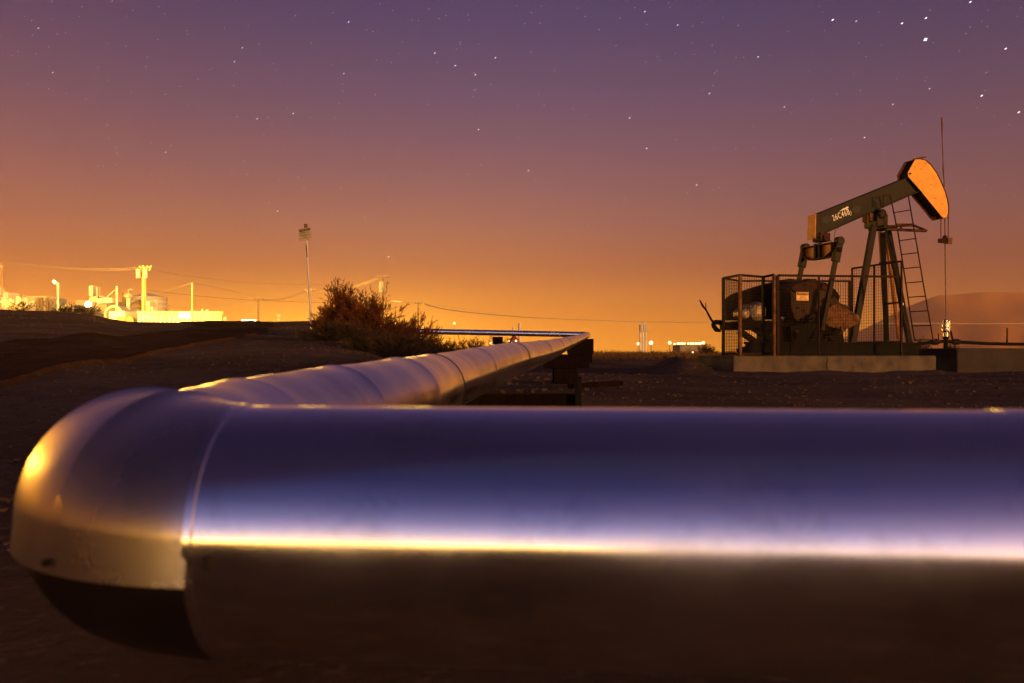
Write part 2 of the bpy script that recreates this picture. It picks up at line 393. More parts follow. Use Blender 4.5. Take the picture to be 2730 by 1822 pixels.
# ------------------------------------------------------------------ the insulated pipeline
PR = .1
LEGC = [(-.3519, .871, -.1418), (-.3555, 1.25, -.1314), (-.2641, 2.0, -.11), (-.2095, 3.2, -.0894), (-.0252, 5.0, -.0374), (.2968, 8.0, .0271),
        (.780, 13.0, .150), (1.47, 20.0, .335), (2.6554, 31.0, .687)]
def leg_at(y):
    Ls = [math.log(p[1]) for p in LEGC]; l = math.log(y)
    i = max(0, min(len(Ls) - 2, sum(1 for v in Ls if v <= l) - 1)); h = Ls[i + 1] - Ls[i]; t = (l - Ls[i]) / h
    def g(j, c):
        a, b = max(0, j - 1), min(len(Ls) - 1, j + 1)
        if 0 < j < len(Ls) - 1:      # the gradient used by numpy for uneven spacing
            hd, hs = Ls[j + 1] - Ls[j], Ls[j] - Ls[j - 1]
            return (hs * hs * LEGC[j + 1][c] + (hd * hd - hs * hs) * LEGC[j][c] - hd * hd * LEGC[j - 1][c]) / (hs * hd * (hd + hs))
        return (LEGC[b][c] - LEGC[a][c]) / (Ls[b] - Ls[a])
    o = [(2 * t ** 3 - 3 * t * t + 1) * LEGC[i][c] + (t ** 3 - 2 * t * t + t) * h * g(i, c) + (-2 * t ** 3 + 3 * t * t) * LEGC[i + 1][c] + (t ** 3 - t * t) * h * g(i + 1, c) for c in (0, 2)]
    return Vector((o[0], y, o[1] + CZ))
pipe = root('pipeline', 'long silvery metal-clad pipe running across the foreground and bending back towards the horizon', 'pipeline', (-.218, .7134, 0))
PO = Vector(pipe.location)
a1 = -.091; d1 = Vector((-math.cos(a1), -math.sin(a1), 0)); J = Vector((-.218, .7134, -.1418 + CZ))
near = [J - d1 * t for t in [0, .1, .3, .45, .587]]
mb = MB(PO); mb.tube(near, PR, 160); mb.build('pipe_jacket', 'clad_near', pipe, smooth=True)
mb = MB(PO); mb.tube([J - d1 * t for t in [.583, 1.3, 2.0, 3.2]], PR * 1.010, 160); mb.build('pipe_jacket', 'clad_near', pipe, smooth=True)
def band(c, d, r, w, m='clad_elbow', nm='band'):
    c = Vector(c); d = Vector(d).normalized(); h = w / 2
    prof = [(-h, r), (-h * .8, r + .0012), (h * .8, r + .0012), (h, r)]
    b = MB(PO); b.tube([c + d * t for t, _ in prof], [q for _, q in prof], 120, caps=False); return b.build(nm, m, pipe, smooth=True)
band(J, d1, PR + .0002, .007, 'clad_near')
# elbow made of gores with raised lap seams; the lower half sheet tucks under the upper
h1 = math.atan2(d1.y, d1.x) % (2 * math.pi); h2 = math.pi / 2 - .02; RB = .1477
c0_ = J + RB * Vector((d1.y, -d1.x, 0)); e_end = c0_ + RB * Vector((-math.sin(h2), math.cos(h2), 0))
h1o, h2o = h1, h2; KICK = R(9); h1, h2 = h1 - KICK, h2 + KICK
ch = e_end - J; RB = ch.length / (2 * math.sin((h1 - h2) / 2))
cc = J + RB * Vector((math.sin(h1), -math.cos(h1), 0))
def elbow_pt(h): return cc + RB * Vector((-math.sin(h), math.cos(h), 0))
GN = 3; ER = .1075
def ering(h, r, fr, to, n, zlap=0):
    c = elbow_pt(h); hp = h1o + (h2o - h1o) * (h - h1) / (h2 - h1)      # cut planes stay square to the straight runs
    ou = Vector((-math.sin(hp), math.cos(hp), 0))
    A0 = R(8) if zlap else -9; o = []
    for k in range(n + 1):
        a = fr + (to - fr) * k / n; b = max(a, A0)
        v = ou * math.cos(b) + Vector((0, 0, 1)) * math.sin(b)
        if a < A0: v += (ou * math.sin(b) * .6 - Vector((0, 0, 1)) * math.cos(b)) * (A0 - a)      # the upper sheet hangs straight off its edge
        o.append(c + v * r)
    return o
def shell(mb, fr, to, r, n=120, lap=.0035, zl=0):
    rows = []; m_ = 14
    for g in range(GN):
        ha = h1 + (h2 - h1) * g / GN; hb = h1 + (h2 - h1) * (g + 1) / GN
        for k in range(m_ + 1):
            t = k / m_
            if k == 0 and g: t = .01
            h = ha + (hb - ha) * t; row = ering(h, PR + .0012 + (r - PR - .0012) * max(0, math.sin(math.pi * (h - h1) / (h2 - h1))), fr, to, n, zl); c_ = elbow_pt(h)
            if g < GN - 1: row = [c_ + (v - c_) * (1 + lap / r * t ** 7 * max(0.0, (v - c_).z / r) ** 1.6) for v in row]
            rows.append(row)
    vs = [v for row in rows for v in row]; m_ = len(rows) - 1
    mb.add(vs, [(i * (n + 1) + k, i * (n + 1) + k + 1, (i + 1) * (n + 1) + k + 1, (i + 1) * (n + 1) + k) for i in range(m_) for k in range(n)])
SEAM = R(-12)
mb = MB(PO); shell(mb, SEAM, math.pi + R(10), ER, lap=.0055, zl=1); eu = mb.build('elbow_jacket', 'clad_elbow', pipe, smooth=True)
mb = MB(PO); shell(mb, math.pi + R(8), 2 * math.pi + SEAM + R(3), ER - .003); el_ = mb.build('elbow_lower_jacket', 'clad_shade', pipe, smooth=True)
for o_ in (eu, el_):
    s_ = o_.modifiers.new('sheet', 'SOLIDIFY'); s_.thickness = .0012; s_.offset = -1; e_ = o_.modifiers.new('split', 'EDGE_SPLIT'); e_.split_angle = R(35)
# screws along the lap
for hh in (.34,):
    h = h1 + (h2 - h1) * hh; p = ering(h, ER + .001, SEAM + R(5), SEAM + R(7), 1, 1)[0]; ou = (p - elbow_pt(h)).normalized()
    mb = MB(PO); mb.tube([p - ou * .001, p + ou * .0025, p + ou * .004], [.003, .003, .0015], 12); mb.build('screw', 'black_steel', pipe)
mb = MB(PO); fp = J + Vector((.006, 0, 0)) + Vector((0, -PR * math.cos(R(2)), PR * math.sin(R(-2))))
mb.box(fp - Vector((.004, .0025, .005)), fp + Vector((.004, .002, .005))); mb.build('clasp', 'dark_steel', pipe, bevel=.002)
# leg running away from the elbow, laid as lapped sheets
yb = [.871, 1.15, 1.55, 2.0, 2.6, 3.7, 5.3, 7.4, 10.0, 13, 17, 22, 27, 31]
for i in range(len(yb) - 1):
    a, b = yb[i], yb[i + 1]; k = 14; pts = [leg_at(a * (b / a) ** (j / k)) for j in range(k + 1)]
    if i == 0: pts[0] = e_end.lerp(pts[0], .5)
    d = (pts[-1] - pts[-2]).normalized(); pts.append(pts[-1] + d * .012)
    rr = [PR + .0002 * (i % 2) + .0030 * (j / (k + 1)) ** 8 * (i < 9) + .0005 * math.sin(j * 1.1 + i * 2) for j in range(k + 2)]
    mb = MB(PO); mb.tube(pts, rr, 96); mb.build('pipe_jacket', 'clad_leg', pipe, smooth=True)
corner = leg_at(31)
for yy in (2.6, 5.3, 7.4, 10.0, 13, 17):
    p = leg_at(yy); d = (leg_at(yy * 1.01) - p).normalized(); band(p, d, PR + .0028, .004 + .0016 * yy, 'dark_steel', 'strap')
# far corner elbow and the far run
farend = W(1150, 884.5, 31.3); fd = (farend - corner).normalized()
md = (corner - leg_at(30)).normalized()
mb = MB(PO); cpts = []
for j in range(9):
    t = j / 8; p0, p1, p2 = corner - md * .02, corner + md * .2, corner + md * .2 + fd * .25
    cpts.append((1 - t) ** 2 * p0 + 2 * t * (1 - t) * p1 + t * t * p2)
mb.tube(cpts, PR * 1.03, 40); mb.build('elbow_jacket', 'clad_leg', pipe, smooth=True)
mb = MB(PO); q0 = cpts[-1]; mb.tube([q0, q0 + fd * 3, q0 + fd * 6, q0 + fd * 11], PR, 64); mb.build('pipe_jacket', 'clad_far', pipe, smooth=True)

# pipe supports
def support(Y, x0, x1, ytop, ybot, legs, label, post=None, base=None):
    p0, p1 = W(x0, ytop, Y), W(x1, ybot, Y)
    r = root('pipe_support', label, 'pipe support', ((p0.x + p1.x) / 2, Y, 0), group='supports under the long pipe'); o = Vector(r.location)
    mb = MB(o); mb.box((p0.x, Y - .09, p1.z), (p1.x, Y + .09, p0.z)); mb.build('crossbeam', 'timber', r, bevel=.008)
    for lx in legs:
        x = p0.x + (p1.x - p0.x) * lx; mb = MB(o); mb.box((x - .05, Y - .05, -.15), (x + .05, Y + .05, p1.z)); mb.build('leg', 'timber', r, bevel=.005)
    if post:
        mb = MB(o); a = W(post[0], post[1], Y - .11); mb.box((a.x - .014, Y - .125, -.1), (a.x + .014, Y - .095, a.z)); mb.build('stake', 'black_steel', r)
    if base:
        b0, b1 = W(base[0], base[2], Y), W(base[1], base[3], Y); mb = MB(o); mb.box((b0.x, Y - .2, -.2), (b1.x, Y + .2, p1.z)); mb.build('footing', 'timber', r, bevel=.01)
support(4.2, 1240, 1541, 1050, 1105, (.3, .8), 'low dark crossbeam with a thin upright stake, nearest under the receding pipe', post=(1541, 1004))
support(10.6, 1447, 1569, 945, 982, (.3,), 'dark block support with narrow footing, middle one under the receding pipe', base=(1477, 1538, 982, 1004))
support(28.6, 1512, 1582, 904, 944, (.25, .8), 'dark block support nearest the far bend of the pipe', base=(1515, 1578, 944, 955))
for px, lb in ((1327, 'thin dark stand under the far crossing pipe beside the bushes'),):
    p = W(px, 900, 31.3); mb = MB((p.x, p.y, 0)); mb.box((p.x - .18, p.y - .12, p.z - .25), (p.x + .18, p.y + .12, p.z + .02)).box((p.x - .06, p.y - .06, -.3), (p.x + .06, p.y + .06, p.z - .25))
    tag(mb.build('pipe_support', 'timber', loc=(p.x, p.y, 0)), lb, 'pipe support', 'supports under the long pipe')
# loose plank on the gravel
p = Vector((.95, 9.4, 0)); mb = MB(p); z = gz(p.x, p.y)
mb.bar(Vector((.62, 9.3, z + .03)), Vector((1.2, 9.75, z + .05)), .1, .05, (0, 0, 1)); tag(mb.build('plank', 'timber', loc=p), 'dark loose plank lying on the gravel right of the receding pipe', 'plank')

# ------------------------------------------------------------------ the pump jack
TH = R(17); PX, PY = 7.62, 18.2; ax, ay = math.cos(TH), math.sin(TH); nx_, ny_ = math.sin(TH), -math.cos(TH)
def L(x, y, w=0.0):
    """photo pixel -> pump-local point lying w metres towards us from the beam's mid plane"""
    k = (x - CX) / F
    u = (k * (PY + ny_ * w) - (PX + nx_ * w)) / (ax - k * ay)
    Y = PY + ay * u + ny_ * w
    return Vector((u, -w, CZ + (HZ - y) * Y / F))
def z1(x, y, w=0.0): return L(1850 + x / 2.177, 280 + y / 2.177, w)
def z2(x, y, w=0.0): return L(1880 + x / 5.057, 700 + y / 5.057, w)
def z3(x, y, w=0.0): return L(2250 + x / 3.075, 500 + y / 3.075, w)
def z4(x, y, w=0.0): return L(2100 + x / 4.6125, 380 + y / 4.6125, w)
pump = root('pumpjack', 'oil pumpjack with an orange horse head and dark beam numbered 26C46B on a concrete base', 'pumpjack', (PX, PY, 0), TH)
def slab(pts, w0, w1, fn, name, m, parent=pump, bevel=0, smooth=False):
    """polygon seen at lateral w1 (near side) carried back to w0"""
    poly = [fn(x, y, w1) for x, y in pts]; mb = MB(); mb.prism(poly, (0, w1 - w0, 0)); return mb.build(name, m, parent, bevel=bevel, smooth=smooth)
# walking beam: I section with end plate
tl, tr, br, bl = z4(352, 888, .11), z4(1487, 428, .11), z4(1630, 602, .11), z4(345, 1172, .11)
bd = (tr - tl).normalized(); bu = Vector((bd.z, 0, -bd.x)) * -1; H_ = (tl - bl).dot(bu)
mb = MB()
def along(p, t, up=0): return p + bd * t + bu * up
Lb = (tr - tl).length; Lb2 = Lb
c0 = Vector((tl.x, 0, tl.z))
wb = MB()
def face(pts, y0, y1): wb.prism([Vector((p.x, y0, p.z)) for p in pts], (0, y1 - y0, 0))
TL, TR, BR, BL = [Vector((p.x, 0, p.z)) for p in (tl, tr, br, bl)]
ft = .022
face([TL, TR, BR, BL], -.105 + .012, .105 - .012)
for P_, Q_, s_ in ((TL, TR, -1), (BL, BR, 1)):
    face([P_, Q_, Q_ + bu * s_ * ft, P_ + bu * s_ * ft] if s_ > 0 else [P_ + bu * .004, Q_ + bu * .004, Q_ - bu * ft, P_ - bu * ft], -.12, .12)
beam = wb.build('walking_beam', 'olive', pump, bevel=.003)
mb = MB(); mb.prism([Vector((TL.x - .012, -.125, TL.z + .01)), Vector((BL.x - .012, -.125, BL.z - .02)), Vector((BL.x - .012, .125, BL.z - .02)), Vector((TL.x - .012, .125, TL.z + .01))], (-.02, 0, 0))
mb.build('end_plate', 'orange_paint', beam)
# dark stains and stencilled number on the near face
def blot(cx, cy, rx, ry, seed, off, name, m, n=26, ang=-.36):
    random.seed(seed); pts = []
    c = z4(cx, cy, .095); ex = bd; eu = bu
    for k in range(n):
        a = 2 * math.pi * k / n; j = random.uniform(.75, 1.12)
        pts.append(Vector((c.x, -.0935 - off, c.z)) + ex * math.cos(a) * rx * j + eu * math.sin(a) * ry * j)
    mb = MB(); mb.prism(pts, (0, -.0015, 0)); return mb.build(name, m, beam)
blot(650, 905, .30, .085, 3, .0, 'stain', 'black_paint')
blot(470, 950, .11, .075, 5, .0, 'stain', 'black_paint')
blot(845, 825, .12, .08, 8, .0, 'stain', 'black_paint')
c = z4(655, 895, .095)
mt = Matrix.Translation(Vector((c.x, -.0985, c.z))) @ Matrix(((bd.x, bu.x, 0, 0), (0, 0, -1, 0), (bd.z, bu.z, 0, 0), (0, 0, 0, 1)))
num = text_mesh('26C46B', .17, 'lettering', 'white_paint', beam, mt, .002, width=.43)
mb = MB(); pts = [z4(x, y, .099) for x, y in ((632, 848), (672, 822), (690, 806), (706, 812), (716, 796), (745, 788), (748, 806), (720, 822), (690, 832), (662, 842))]
mb.prism([Vector((p.x, -.0965, p.z)) for p in pts], (0, -.002, 0)); mb.build('glare_smear', 'white_paint', beam)  # white patch above the number: a reflection painted as a flat shape
mb = MB(); mb.tube([Vector((q.x, -.099, q.z)) for q in (z4(770, 838, .099), z4(782, 862, .099), z4(780, 890, .099), z4(770, 902, .099))], .006, 5); mb.build('paint_mark', 'white_paint', beam)
random.seed(11)
# horse head: two cheek plates and a curved front sheet
hp = [(1572, 205), (1625, 200), (1695, 216), (1762, 275), (1832, 370), (1892, 490), (1937, 600), (1966, 700), (1982, 800), (1978, 885), (1962, 925), (1925, 937), (1898, 915), (1640, 600), (1487, 425), (1480, 370)]
near_poly = [z4(x, y, .17) for x, y in hp]
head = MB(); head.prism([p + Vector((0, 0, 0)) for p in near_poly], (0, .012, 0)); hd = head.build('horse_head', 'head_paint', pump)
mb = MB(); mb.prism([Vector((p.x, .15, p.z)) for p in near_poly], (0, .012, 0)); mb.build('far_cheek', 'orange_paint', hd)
mb = MB(); fr_ = near_poly[0:12]
for a, b in zip(fr_, fr_[1:]):
    d = (b - a).normalized(); u_ = Vector((d.z, 0, -d.x)) * .012
    mb.prism([Vector((a.x, -.185, a.z)), Vector((b.x, -.185, b.z)), Vector((b.x, -.185, b.z)) - u_ * -1, Vector((a.x, -.185, a.z)) - u_ * -1], (0, .36, 0))
mb.build('front_sheet', 'rust_orange', hd)
mb = MB()
for a, b in ((near_poly[12], near_poly[13]), (near_poly[13], near_poly[14]), (near_poly[14], near_poly[15]), (near_poly[15], near_poly[0])):
    a2, b2 = Vector((a.x, -.13, a.z)), Vector((b.x, -.13, b.z)); ins = ((near_poly[5] - a) * .06); ins.y = 0
    mb.prism([a2 + ins, b2 + ins, b2 + ins * 1.3, a2 + ins * 1.3], (0, .26, 0))
mb.build('inner_web', 'black_steel', hd)
mb = MB()
for (xa, ya), (xb, yb_) in (((1600, 640), (1700, 720)), ((1740, 760), (1800, 800))):
    a, b = z4(xa, ya, -.12), z4(xb, yb_, -.12); mb = MB(); mb.bar(a, b, .05, .02); mb.build('head_bracket', 'rust_orange', hd)
mb = MB(); mb.bar(z4(1455, 300, -.14), z4(1560, 205, -.14), .03, .02); mb.build('head_bracket', 'rust_orange', hd)
mb = MB(); mb.bar(z4(1575, 203, .0), z4(1660, 190, 0), .02, .2); mb.build('top_cap', 'rust_orange', hd)
mb = MB(); c = z4(1503, 385, .172); mb.tube([c, c + Vector((0, -.015, 0))], .02, 14); mb.build('bolt', 'black_steel', hd)
# bridle, carrier bar, polished rod
top = 925
for x, w in ((1883, -.10), (1973, .10)):
    mb = MB(); mb.tube([z4(x + 2, top - 15, w), z4(x, 1170, w)], .011, 8); mb.build('bridle_cable', 'rod_steel', pump)
mb = MB(); a, b = z4(1868, 1212, -.12), z4(2000, 1212, .12); mb.bar(a, b, .14, .09, (0, 0, 1), .14, .14)
cb = mb.build('carrier_bar', 'rust_orange', pump, bevel=.01)
mb = MB(); c = z4(1933, 1172, 0); mb.tube([c - Vector((0, 0, .02)), c + Vector((0, 0, .03)), c + Vector((0, 0, .05))], [.045, .045, .02], 12); mb.build('rod_clamp', 'rust', pump)
mb = MB(); mb.tube([z1(1438, 74), z1(1440, 110), z1(1441, 200), z1(1446, 320), z1(1447, 380), z1(1452, 440), z1(1456, 640), z1(1457, 800), z1(1463, 1245)],
                   [.021, .022, .012, .012, .020, .013, .012, .013, .013], 10); mb.build('polished_rod', 'rod_steel', pump)
# saddle bearing
mb = MB(); c = z1(1092, 640, .16); mb.box((c.x - .16, -.2, c.z - .24), (c.x + .12, .2, c.z + .02)); sb = mb.build('saddle_bearing', 'olive_light', pump, bevel=.02)
mb = MB(); c = z1(1095, 632, .22); mb.tube([c + Vector((0, .42, 0)), c, c + Vector((0, -.02, 0)), c + Vector((0, -.03, 0))], [.1, .1, .08, .04], 20); mb.build('bearing_cap', 'olive_light', sb)
mb = MB(); c = z1(1025, 660, .05); mb.box((c.x - .07, -.12, c.z - .06), (c.x + .05, .12, c.z + .10)); mb.bar(z1(1005, 640, .1), z1(1008, 700, .1), .03, .03); mb.build('bracket', 'rust_orange', sb, bevel=.006)
mb = MB(); c = z1(1095, 714, .0); mb.box((c.x - .17, -.24, c.z - .04), (c.x + .17, .24, c.z + .02)); mb.build('cap_plate', 'olive_light', sb, bevel=.005)
# samson post: four channel legs, braces
def leg(pt, pb, wt, wbm, wd, dp, m, nm='leg'):
    mb = MB(); a, b = z1(*pt, wt), z1(*pb, wbm); mb.bar(a, b, wd, .012, (0, 1, 0)); d = (b - a).normalized(); u = d.cross(Vector((0, 1, 0))).normalized()
    for s in (-1, 1): mb.bar(a + u * s * wd / 2 + Vector((0, dp / 2, 0)), b + u * s * wd / 2 + Vector((0, dp / 2, 0)), .012, dp, (0, 1, 0))
    return mb.build(nm, m, pump)
leg((1050, 700), (925, 1400), .18, .50, .12, .07, 'olive')
leg((1128, 700), (1268, 1440), .18, .50, .10, .06, 'dark_steel')
leg((1086, 735), (1122, 1360), -.16, -.42, .055, .05, 'leg_orange')
leg((1118, 735), (1195, 1360), -.10, -.34, .05, .05, 'leg_orange')
mb = MB(); mb.bar(z1(1095, 740, -.05), z1(1118, 1370, -.25), .10, .05, (0, 1, 0)); mb.build('centre_column', 'black_steel', pump)
for ya, xa, xb in ((1152, 1098, 1205), (915, 1078, 1200)):
    mb = MB(); mb.bar(z1(xa, ya + 4, -.3), z1(xb, ya - 6, .25), .035, .035, (0, 0, 1)); mb.build('brace', 'rust', pump)
mb = MB(); mb.box(tuple(z1(1208, 1156, .46) - Vector((.03, .01, .025))), tuple(z1(1208, 1156, .46) + Vector((.03, .0, .025)))); mb.build('tag_plate', 'white_paint', pump)
# ladder with platform brackets
lr = MB(); lrl = [(1100, 590), (1100, 526), (1140, 526), (1163, 640), (1185, 745), (1210, 905), (1232, 1050), (1258, 1230), (1282, 1370)]
rrl = [(1245, 530), (1272, 690), (1300, 852), (1328, 1020), (1358, 1190), (1388, 1362)]
lad = root('ladder_temp', 'x', 'x'); bpy.data.objects.remove(lad)
lr.tube([z1(x, y, .28) for x, y in lrl], .014, 6); lr.tube([z1(x, y, .66) for x, y in rrl], .014, 6)
ladder = lr.build('ladder', 'rust', pump)
lrp = [z1(x, y, .28) for x, y in lrl[2:]]; rrp = [z1(x, y, .66) for x, y in rrl]
def atz(pl, z):
    for a, b in zip(pl, pl[1:]):
        if a.z >= z >= b.z: return a.lerp(b, (a.z - z) / (a.z - b.z))
    return pl[-1] if z < pl[-1].z else pl[0]
for y in (610, 692, 776, 858, 941, 1026, 1111, 1196, 1281, 1364):
    q = z1(interp([(530, 1245), (690, 1272), (852, 1300), (1020, 1328), (1190, 1358), (1362, 1388)], y), y, .66)
    mb = MB(); mb.tube([atz(lrp, q.z), q], .010, 6); mb.build('rung', 'rust', ladder)
mb = MB()
for a, b, w, wd in (((1120, 722), (1350, 732), .75, .05), ((1130, 705), (1275, 700), .1, .045), ((1170, 692), (1275, 692), .12, .02)):
    mb.bar(z1(*a, w * .4), z1(*b, w), wd, .05, (0, 1, 0))
mb.bar(z1(1275, 700, .1), z1(1350, 731, .75), .03, .04); mb.bar(z1(1200, 712, .2), z1(1215, 728, .5), .03, .03)
mb.build('platform_bracket', 'rust_orange', pump)
# tail bearing, equalizer, pitmans
mb = MB(); c = z1(742, 790, 0); mb.box((c.x - .13, -.13, c.z - .02), (c.x + .11, .13, c.z + .15)); mb.tube([c + Vector((0, -.16, .05)), c + Vector((0, .16, .05))], .075, 16)
mb.bar(z1(700, 770, .1), z1(715, 800, .1), .05, .05); mb.build('tail_bearing', 'rust', pump, bevel=.008)
W2 = .47
eqy = [(-W2, 0), (W2, 0)]
e0, e1 = z1(648, 832, -W2), z1(822, 800, W2)
em = (e0 + e1) / 2; uE = em.x; zt = em.z; 
mb = MB()
prof = [(-W2, zt), (-W2, zt - .17), (-W2 + .22, zt - .27), (W2 - .22, zt - .27), (W2, zt - .17), (W2, zt)]
mb.prism([Vector((uE - .012, -w, z)) for w, z in prof], (.024, 0, 0)); eq = mb.build('equalizer', 'orange_paint', pump)
mb = MB()
for (wa, za), (wb_, zb) in zip(prof, prof[1:] + prof[:1]): mb.bar(Vector((uE - .02, -wa, za)), Vector((uE - .02, -wb_, zb)), .02, .16, (1, 0, 0))
mb.build('flange', 'rust', eq)
mb = MB()
for w in (-.08, .06): mb.bar(Vector((uE - .05, -w, zt + .04)), Vector((uE - .05, -w, zt - .27)), .05, .06, (1, 0, 0))
mb.build('stiffener', 'dark_steel', eq)
def pitman(x0, y0, x1, y1, w, m):
    a, b = z1(x0, y0, w), z1(x1, y1, w); d = (b - a).normalized()
    mb = MB(); mb.bar(a + d * .3, b, .085, .07); o = mb.build('pitman', m, pump, bevel=.004)
    mb = MB(); mb.bar(a + d * .02, a + d * .5, .15, .10); mb.tube([a + d * .08 + Vector((0, -.06, 0)), a + d * .08 + Vector((0, .06, 0))], .09, 16); mb.build('pitman_head', m, o, bevel=.01)
    mb = MB(); c = a + d * .26 + Vector((0, -.055, 0)); mb.tube([c, c + Vector((0, -.02, 0))], .05, 14); mb.build('pin', 'black_steel', o)
pitman(848, 768, 742, 1310, W2 + .06, 'olive_light'); pitman(650, 808, 560, 1290, -W2 - .06, 'olive')
mb = MB(); mb.tube([z4(625, 1050, .1), z4(585, 1085, .15), z4(572, 1150, .2), z4(580, 1205, .25), z4(560, 1240, .1), z4(520, 1200, 0)], .006, 6); mb.build('grease_hose', 'rod_steel', pump)
# gear reducer, stand, cranks and counterweights
slab([(1150, 380), (1190, 310), (1270, 265), (1400, 238), (1540, 262), (1660, 312), (1650, 560), (1600, 760), (1450, 850), (1330, 850), (1200, 760), (1150, 560)], -.30, .30, z2, 'gearbox', 'tan_paint', bevel=.03)
mb = MB(); c = z2(1405, 246, 0); mb.box((c.x - .1, -.1, c.z - .03), (c.x + .1, .1, c.z + .03)); mb.build('inspection_cover', 'rust', pump, bevel=.01)
slab([(960, 840), (1850, 880), (1880, 1080), (960, 1080)], -.35, .35, z2, 'gearbox_stand', 'black_steel', bevel=.01)
slab([(1150, 860), (1380, 800), (1700, 830), (1560, 1180), (1180, 1180)], .30, .5, z2, 'stand_plate', 'black_steel', bevel=.01)
cwp = [(1640, 640), (1720, 570), (1800, 560), (1840, 600), (1990, 665), (2080, 715), (2092, 770), (2060, 830), (1900, 905), (1830, 910), (1690, 870), (1600, 830)]
for w0, w1 in ((.36, .47), (-.52, -.40)):
    cx0 = z2(1420, 800, w1); cr_ = slab([(1380, 760), (1440, 700), (1700, 660), (1860, 740), (1840, 830), (1700, 850), (1450, 850), (1390, 820)], w0, w0 + .06, z2, 'crank', 'dark_steel', bevel=.008)
    o = slab(cwp, w0 + .06, w1 + .05, z2, 'counterweight', 'rust_orange', parent=cr_, bevel=.02)
# belt guard, motor, rails, braces, brake lever
gp = [(188, 1140), (215, 1118), (245, 1095), (300, 1078), (400, 1045), (460, 1030), (520, 1014), (560, 1009), (600, 1014), (700, 1022), (770, 1034), (822, 1072), (850, 1110), (838, 1160), (800, 1240), (195, 1250), (192, 1200)]
slab(gp, -.62, -.42, z1, 'belt_guard', 'black_steel', bevel=.012)
mb = MB(); c = z1(372, 1200, .22)
mb.tube([c + Vector((0, .5, 0)), c + Vector((0, .05, 0)), c, c + Vector((0, -.03, 0)), c + Vector((0, -.05, 0))], [.19, .19, .185, .15, .05], 26); mo = mb.build('motor', 'pale_metal', pump)
mb = MB(); c2 = z1(300, 1212, .25); mb.tube([c2 + Vector((0, .3, 0)), c2, c2 + Vector((0, -.02, 0))], [.1, .1, .07], 16); mb.build('junction_box', 'pale_metal', mo)
mb = MB()
for k in range(9):
    a = k / 9 * 2 * math.pi; mb.bar(c + Vector((math.cos(a) * .19, .06, math.sin(a) * .19)), c + Vector((math.cos(a) * .19, .45, math.sin(a) * .19)), .012, .03, (math.cos(a), 0, math.sin(a)))
mb.build('cooling_fin', 'tan_paint', mo)
mb = MB(); mb.bar(z1(155, 1284, .3), z1(620, 1290, .3), .15, .08); mb.bar(z1(155, 1284, -.35), z1(620, 1290, -.35), .15, .08); mb.bar(z1(250, 1262, .0), z1(480, 1262, .0), .05, .5)
mb.build('motor_rail', 'black_steel', pump, bevel=.004)
for a, b in (((262, 1312), (440, 1432)), ((345, 1296), (500, 1398))):
    mb = MB(); mb.bar(z1(*a, .3), z1(*b, .3), .11, .08); mb.build('brace', 'black_steel', pump, bevel=.004)
mb = MB(); mb.ball(z1(512, 1240, .3), .04); mb.build('grease_cup', 'chrome', pump)
mb = MB()
for x in (500, 530, 560, 590): mb.tube([z1(x, 1310, .2), z1(x - 2, 1362, .2)], .03, 8)
mb.box(tuple(z1(495, 1368, .35)), tuple(z1(600, 1345, -.1))); mb.build('valve_cluster', 'rust_orange', pump)
mb = MB(); mb.tube([z1(33, 1133, .35), z1(52, 1168, .35), z1(70, 1190, .35), z1(100, 1246, .35), z1(122, 1275, .35)], [.012, .022, .018, .022, .03], 8)
mb.tube([z1(68, 1150, .35), z1(70, 1185, .35)], .009, 6)
mb.tube([z1(118, 1296, .35), z1(112, 1275, .35), z1(125, 1262, .35), z1(150, 1262, .35), z1(172, 1280, .35), z1(195, 1290, .35)], [.03, .045, .05, .05, .045, .04], 8)
mb.tube([z1(112, 1280, .35), z1(130, 1305, .35), z1(155, 1314, .35)], [.045, .05, .02], 8); mb.build('brake_lever', 'black_steel', pump)
# skid beams
mb = MB(); zc = .352
for w in (.55, -.55):
    a, b = z1(300, 1430, w), z1(1290, 1430, w); a.z = b.z = 0
    mb.box((a.x, -w - .07, zc), (b.x, -w + .07, zc + .03)); mb.box((a.x, -w - .07, zc + .23), (b.x, -w + .07, zc + .26)); mb.box((a.x, -w - .012, zc + .03), (b.x, -w + .012, zc + .23))
a = z1(620, 1430, .55); b = z1(1290, 1430, .55)
for t in [0, .2, .4, .6, .8, 1]:
    x = a.x + (b.x - a.x) * t; mb.box((x - .06, -.47, zc), (x + .06, .47, zc + .25))
mb.build('skid', 'black_steel', pump)
random.seed(19)
for i in range(16):
    x, y = random.uniform(560, 860), random.uniform(1250, 1400); w = random.uniform(.5, .62); p = z1(x, y, w); q = z1(x + random.uniform(-60, 60), y + random.uniform(-90, 60), w - .1)
    mb = MB(); mb.tube([p, p.lerp(q, .5) + Vector((0, -.03, random.uniform(-.08, .04))), q], random.uniform(.012, .03), 7); mb.build('hose', random.choice(('dark_steel', 'rust', 'black_steel')), pump)
for i, (x, y) in enumerate(((640, 1060), (690, 1050), (735, 1045), (600, 1180), (640, 1195), (700, 1210))):
    mb = MB(); p = z1(x, y, .3); mb.tube([p + Vector((0, .02, 0)), p + Vector((0, -.03, 0))], .022, 6); mb.build('bolt', 'rust', pump)
mb = MB(); mb.prism([z1(x, y, .46) for x, y in ((790, 1130), (812, 1110), (850, 1150), (905, 1170), (900, 1200), (850, 1215), (800, 1190))], (0, .06, 0)); mb.build('crank_cover', 'tan_paint', pump, bevel=.01)
mb = MB(); mb.prism([z1(x, y, .34) for x, y in ((560, 1060), (600, 1036), (700, 1030), (770, 1045), (790, 1080), (740, 1072), (640, 1078), (590, 1090))], (0, .08, 0)); mb.build('canvas_flap', 'rust', pump, bevel=.01)
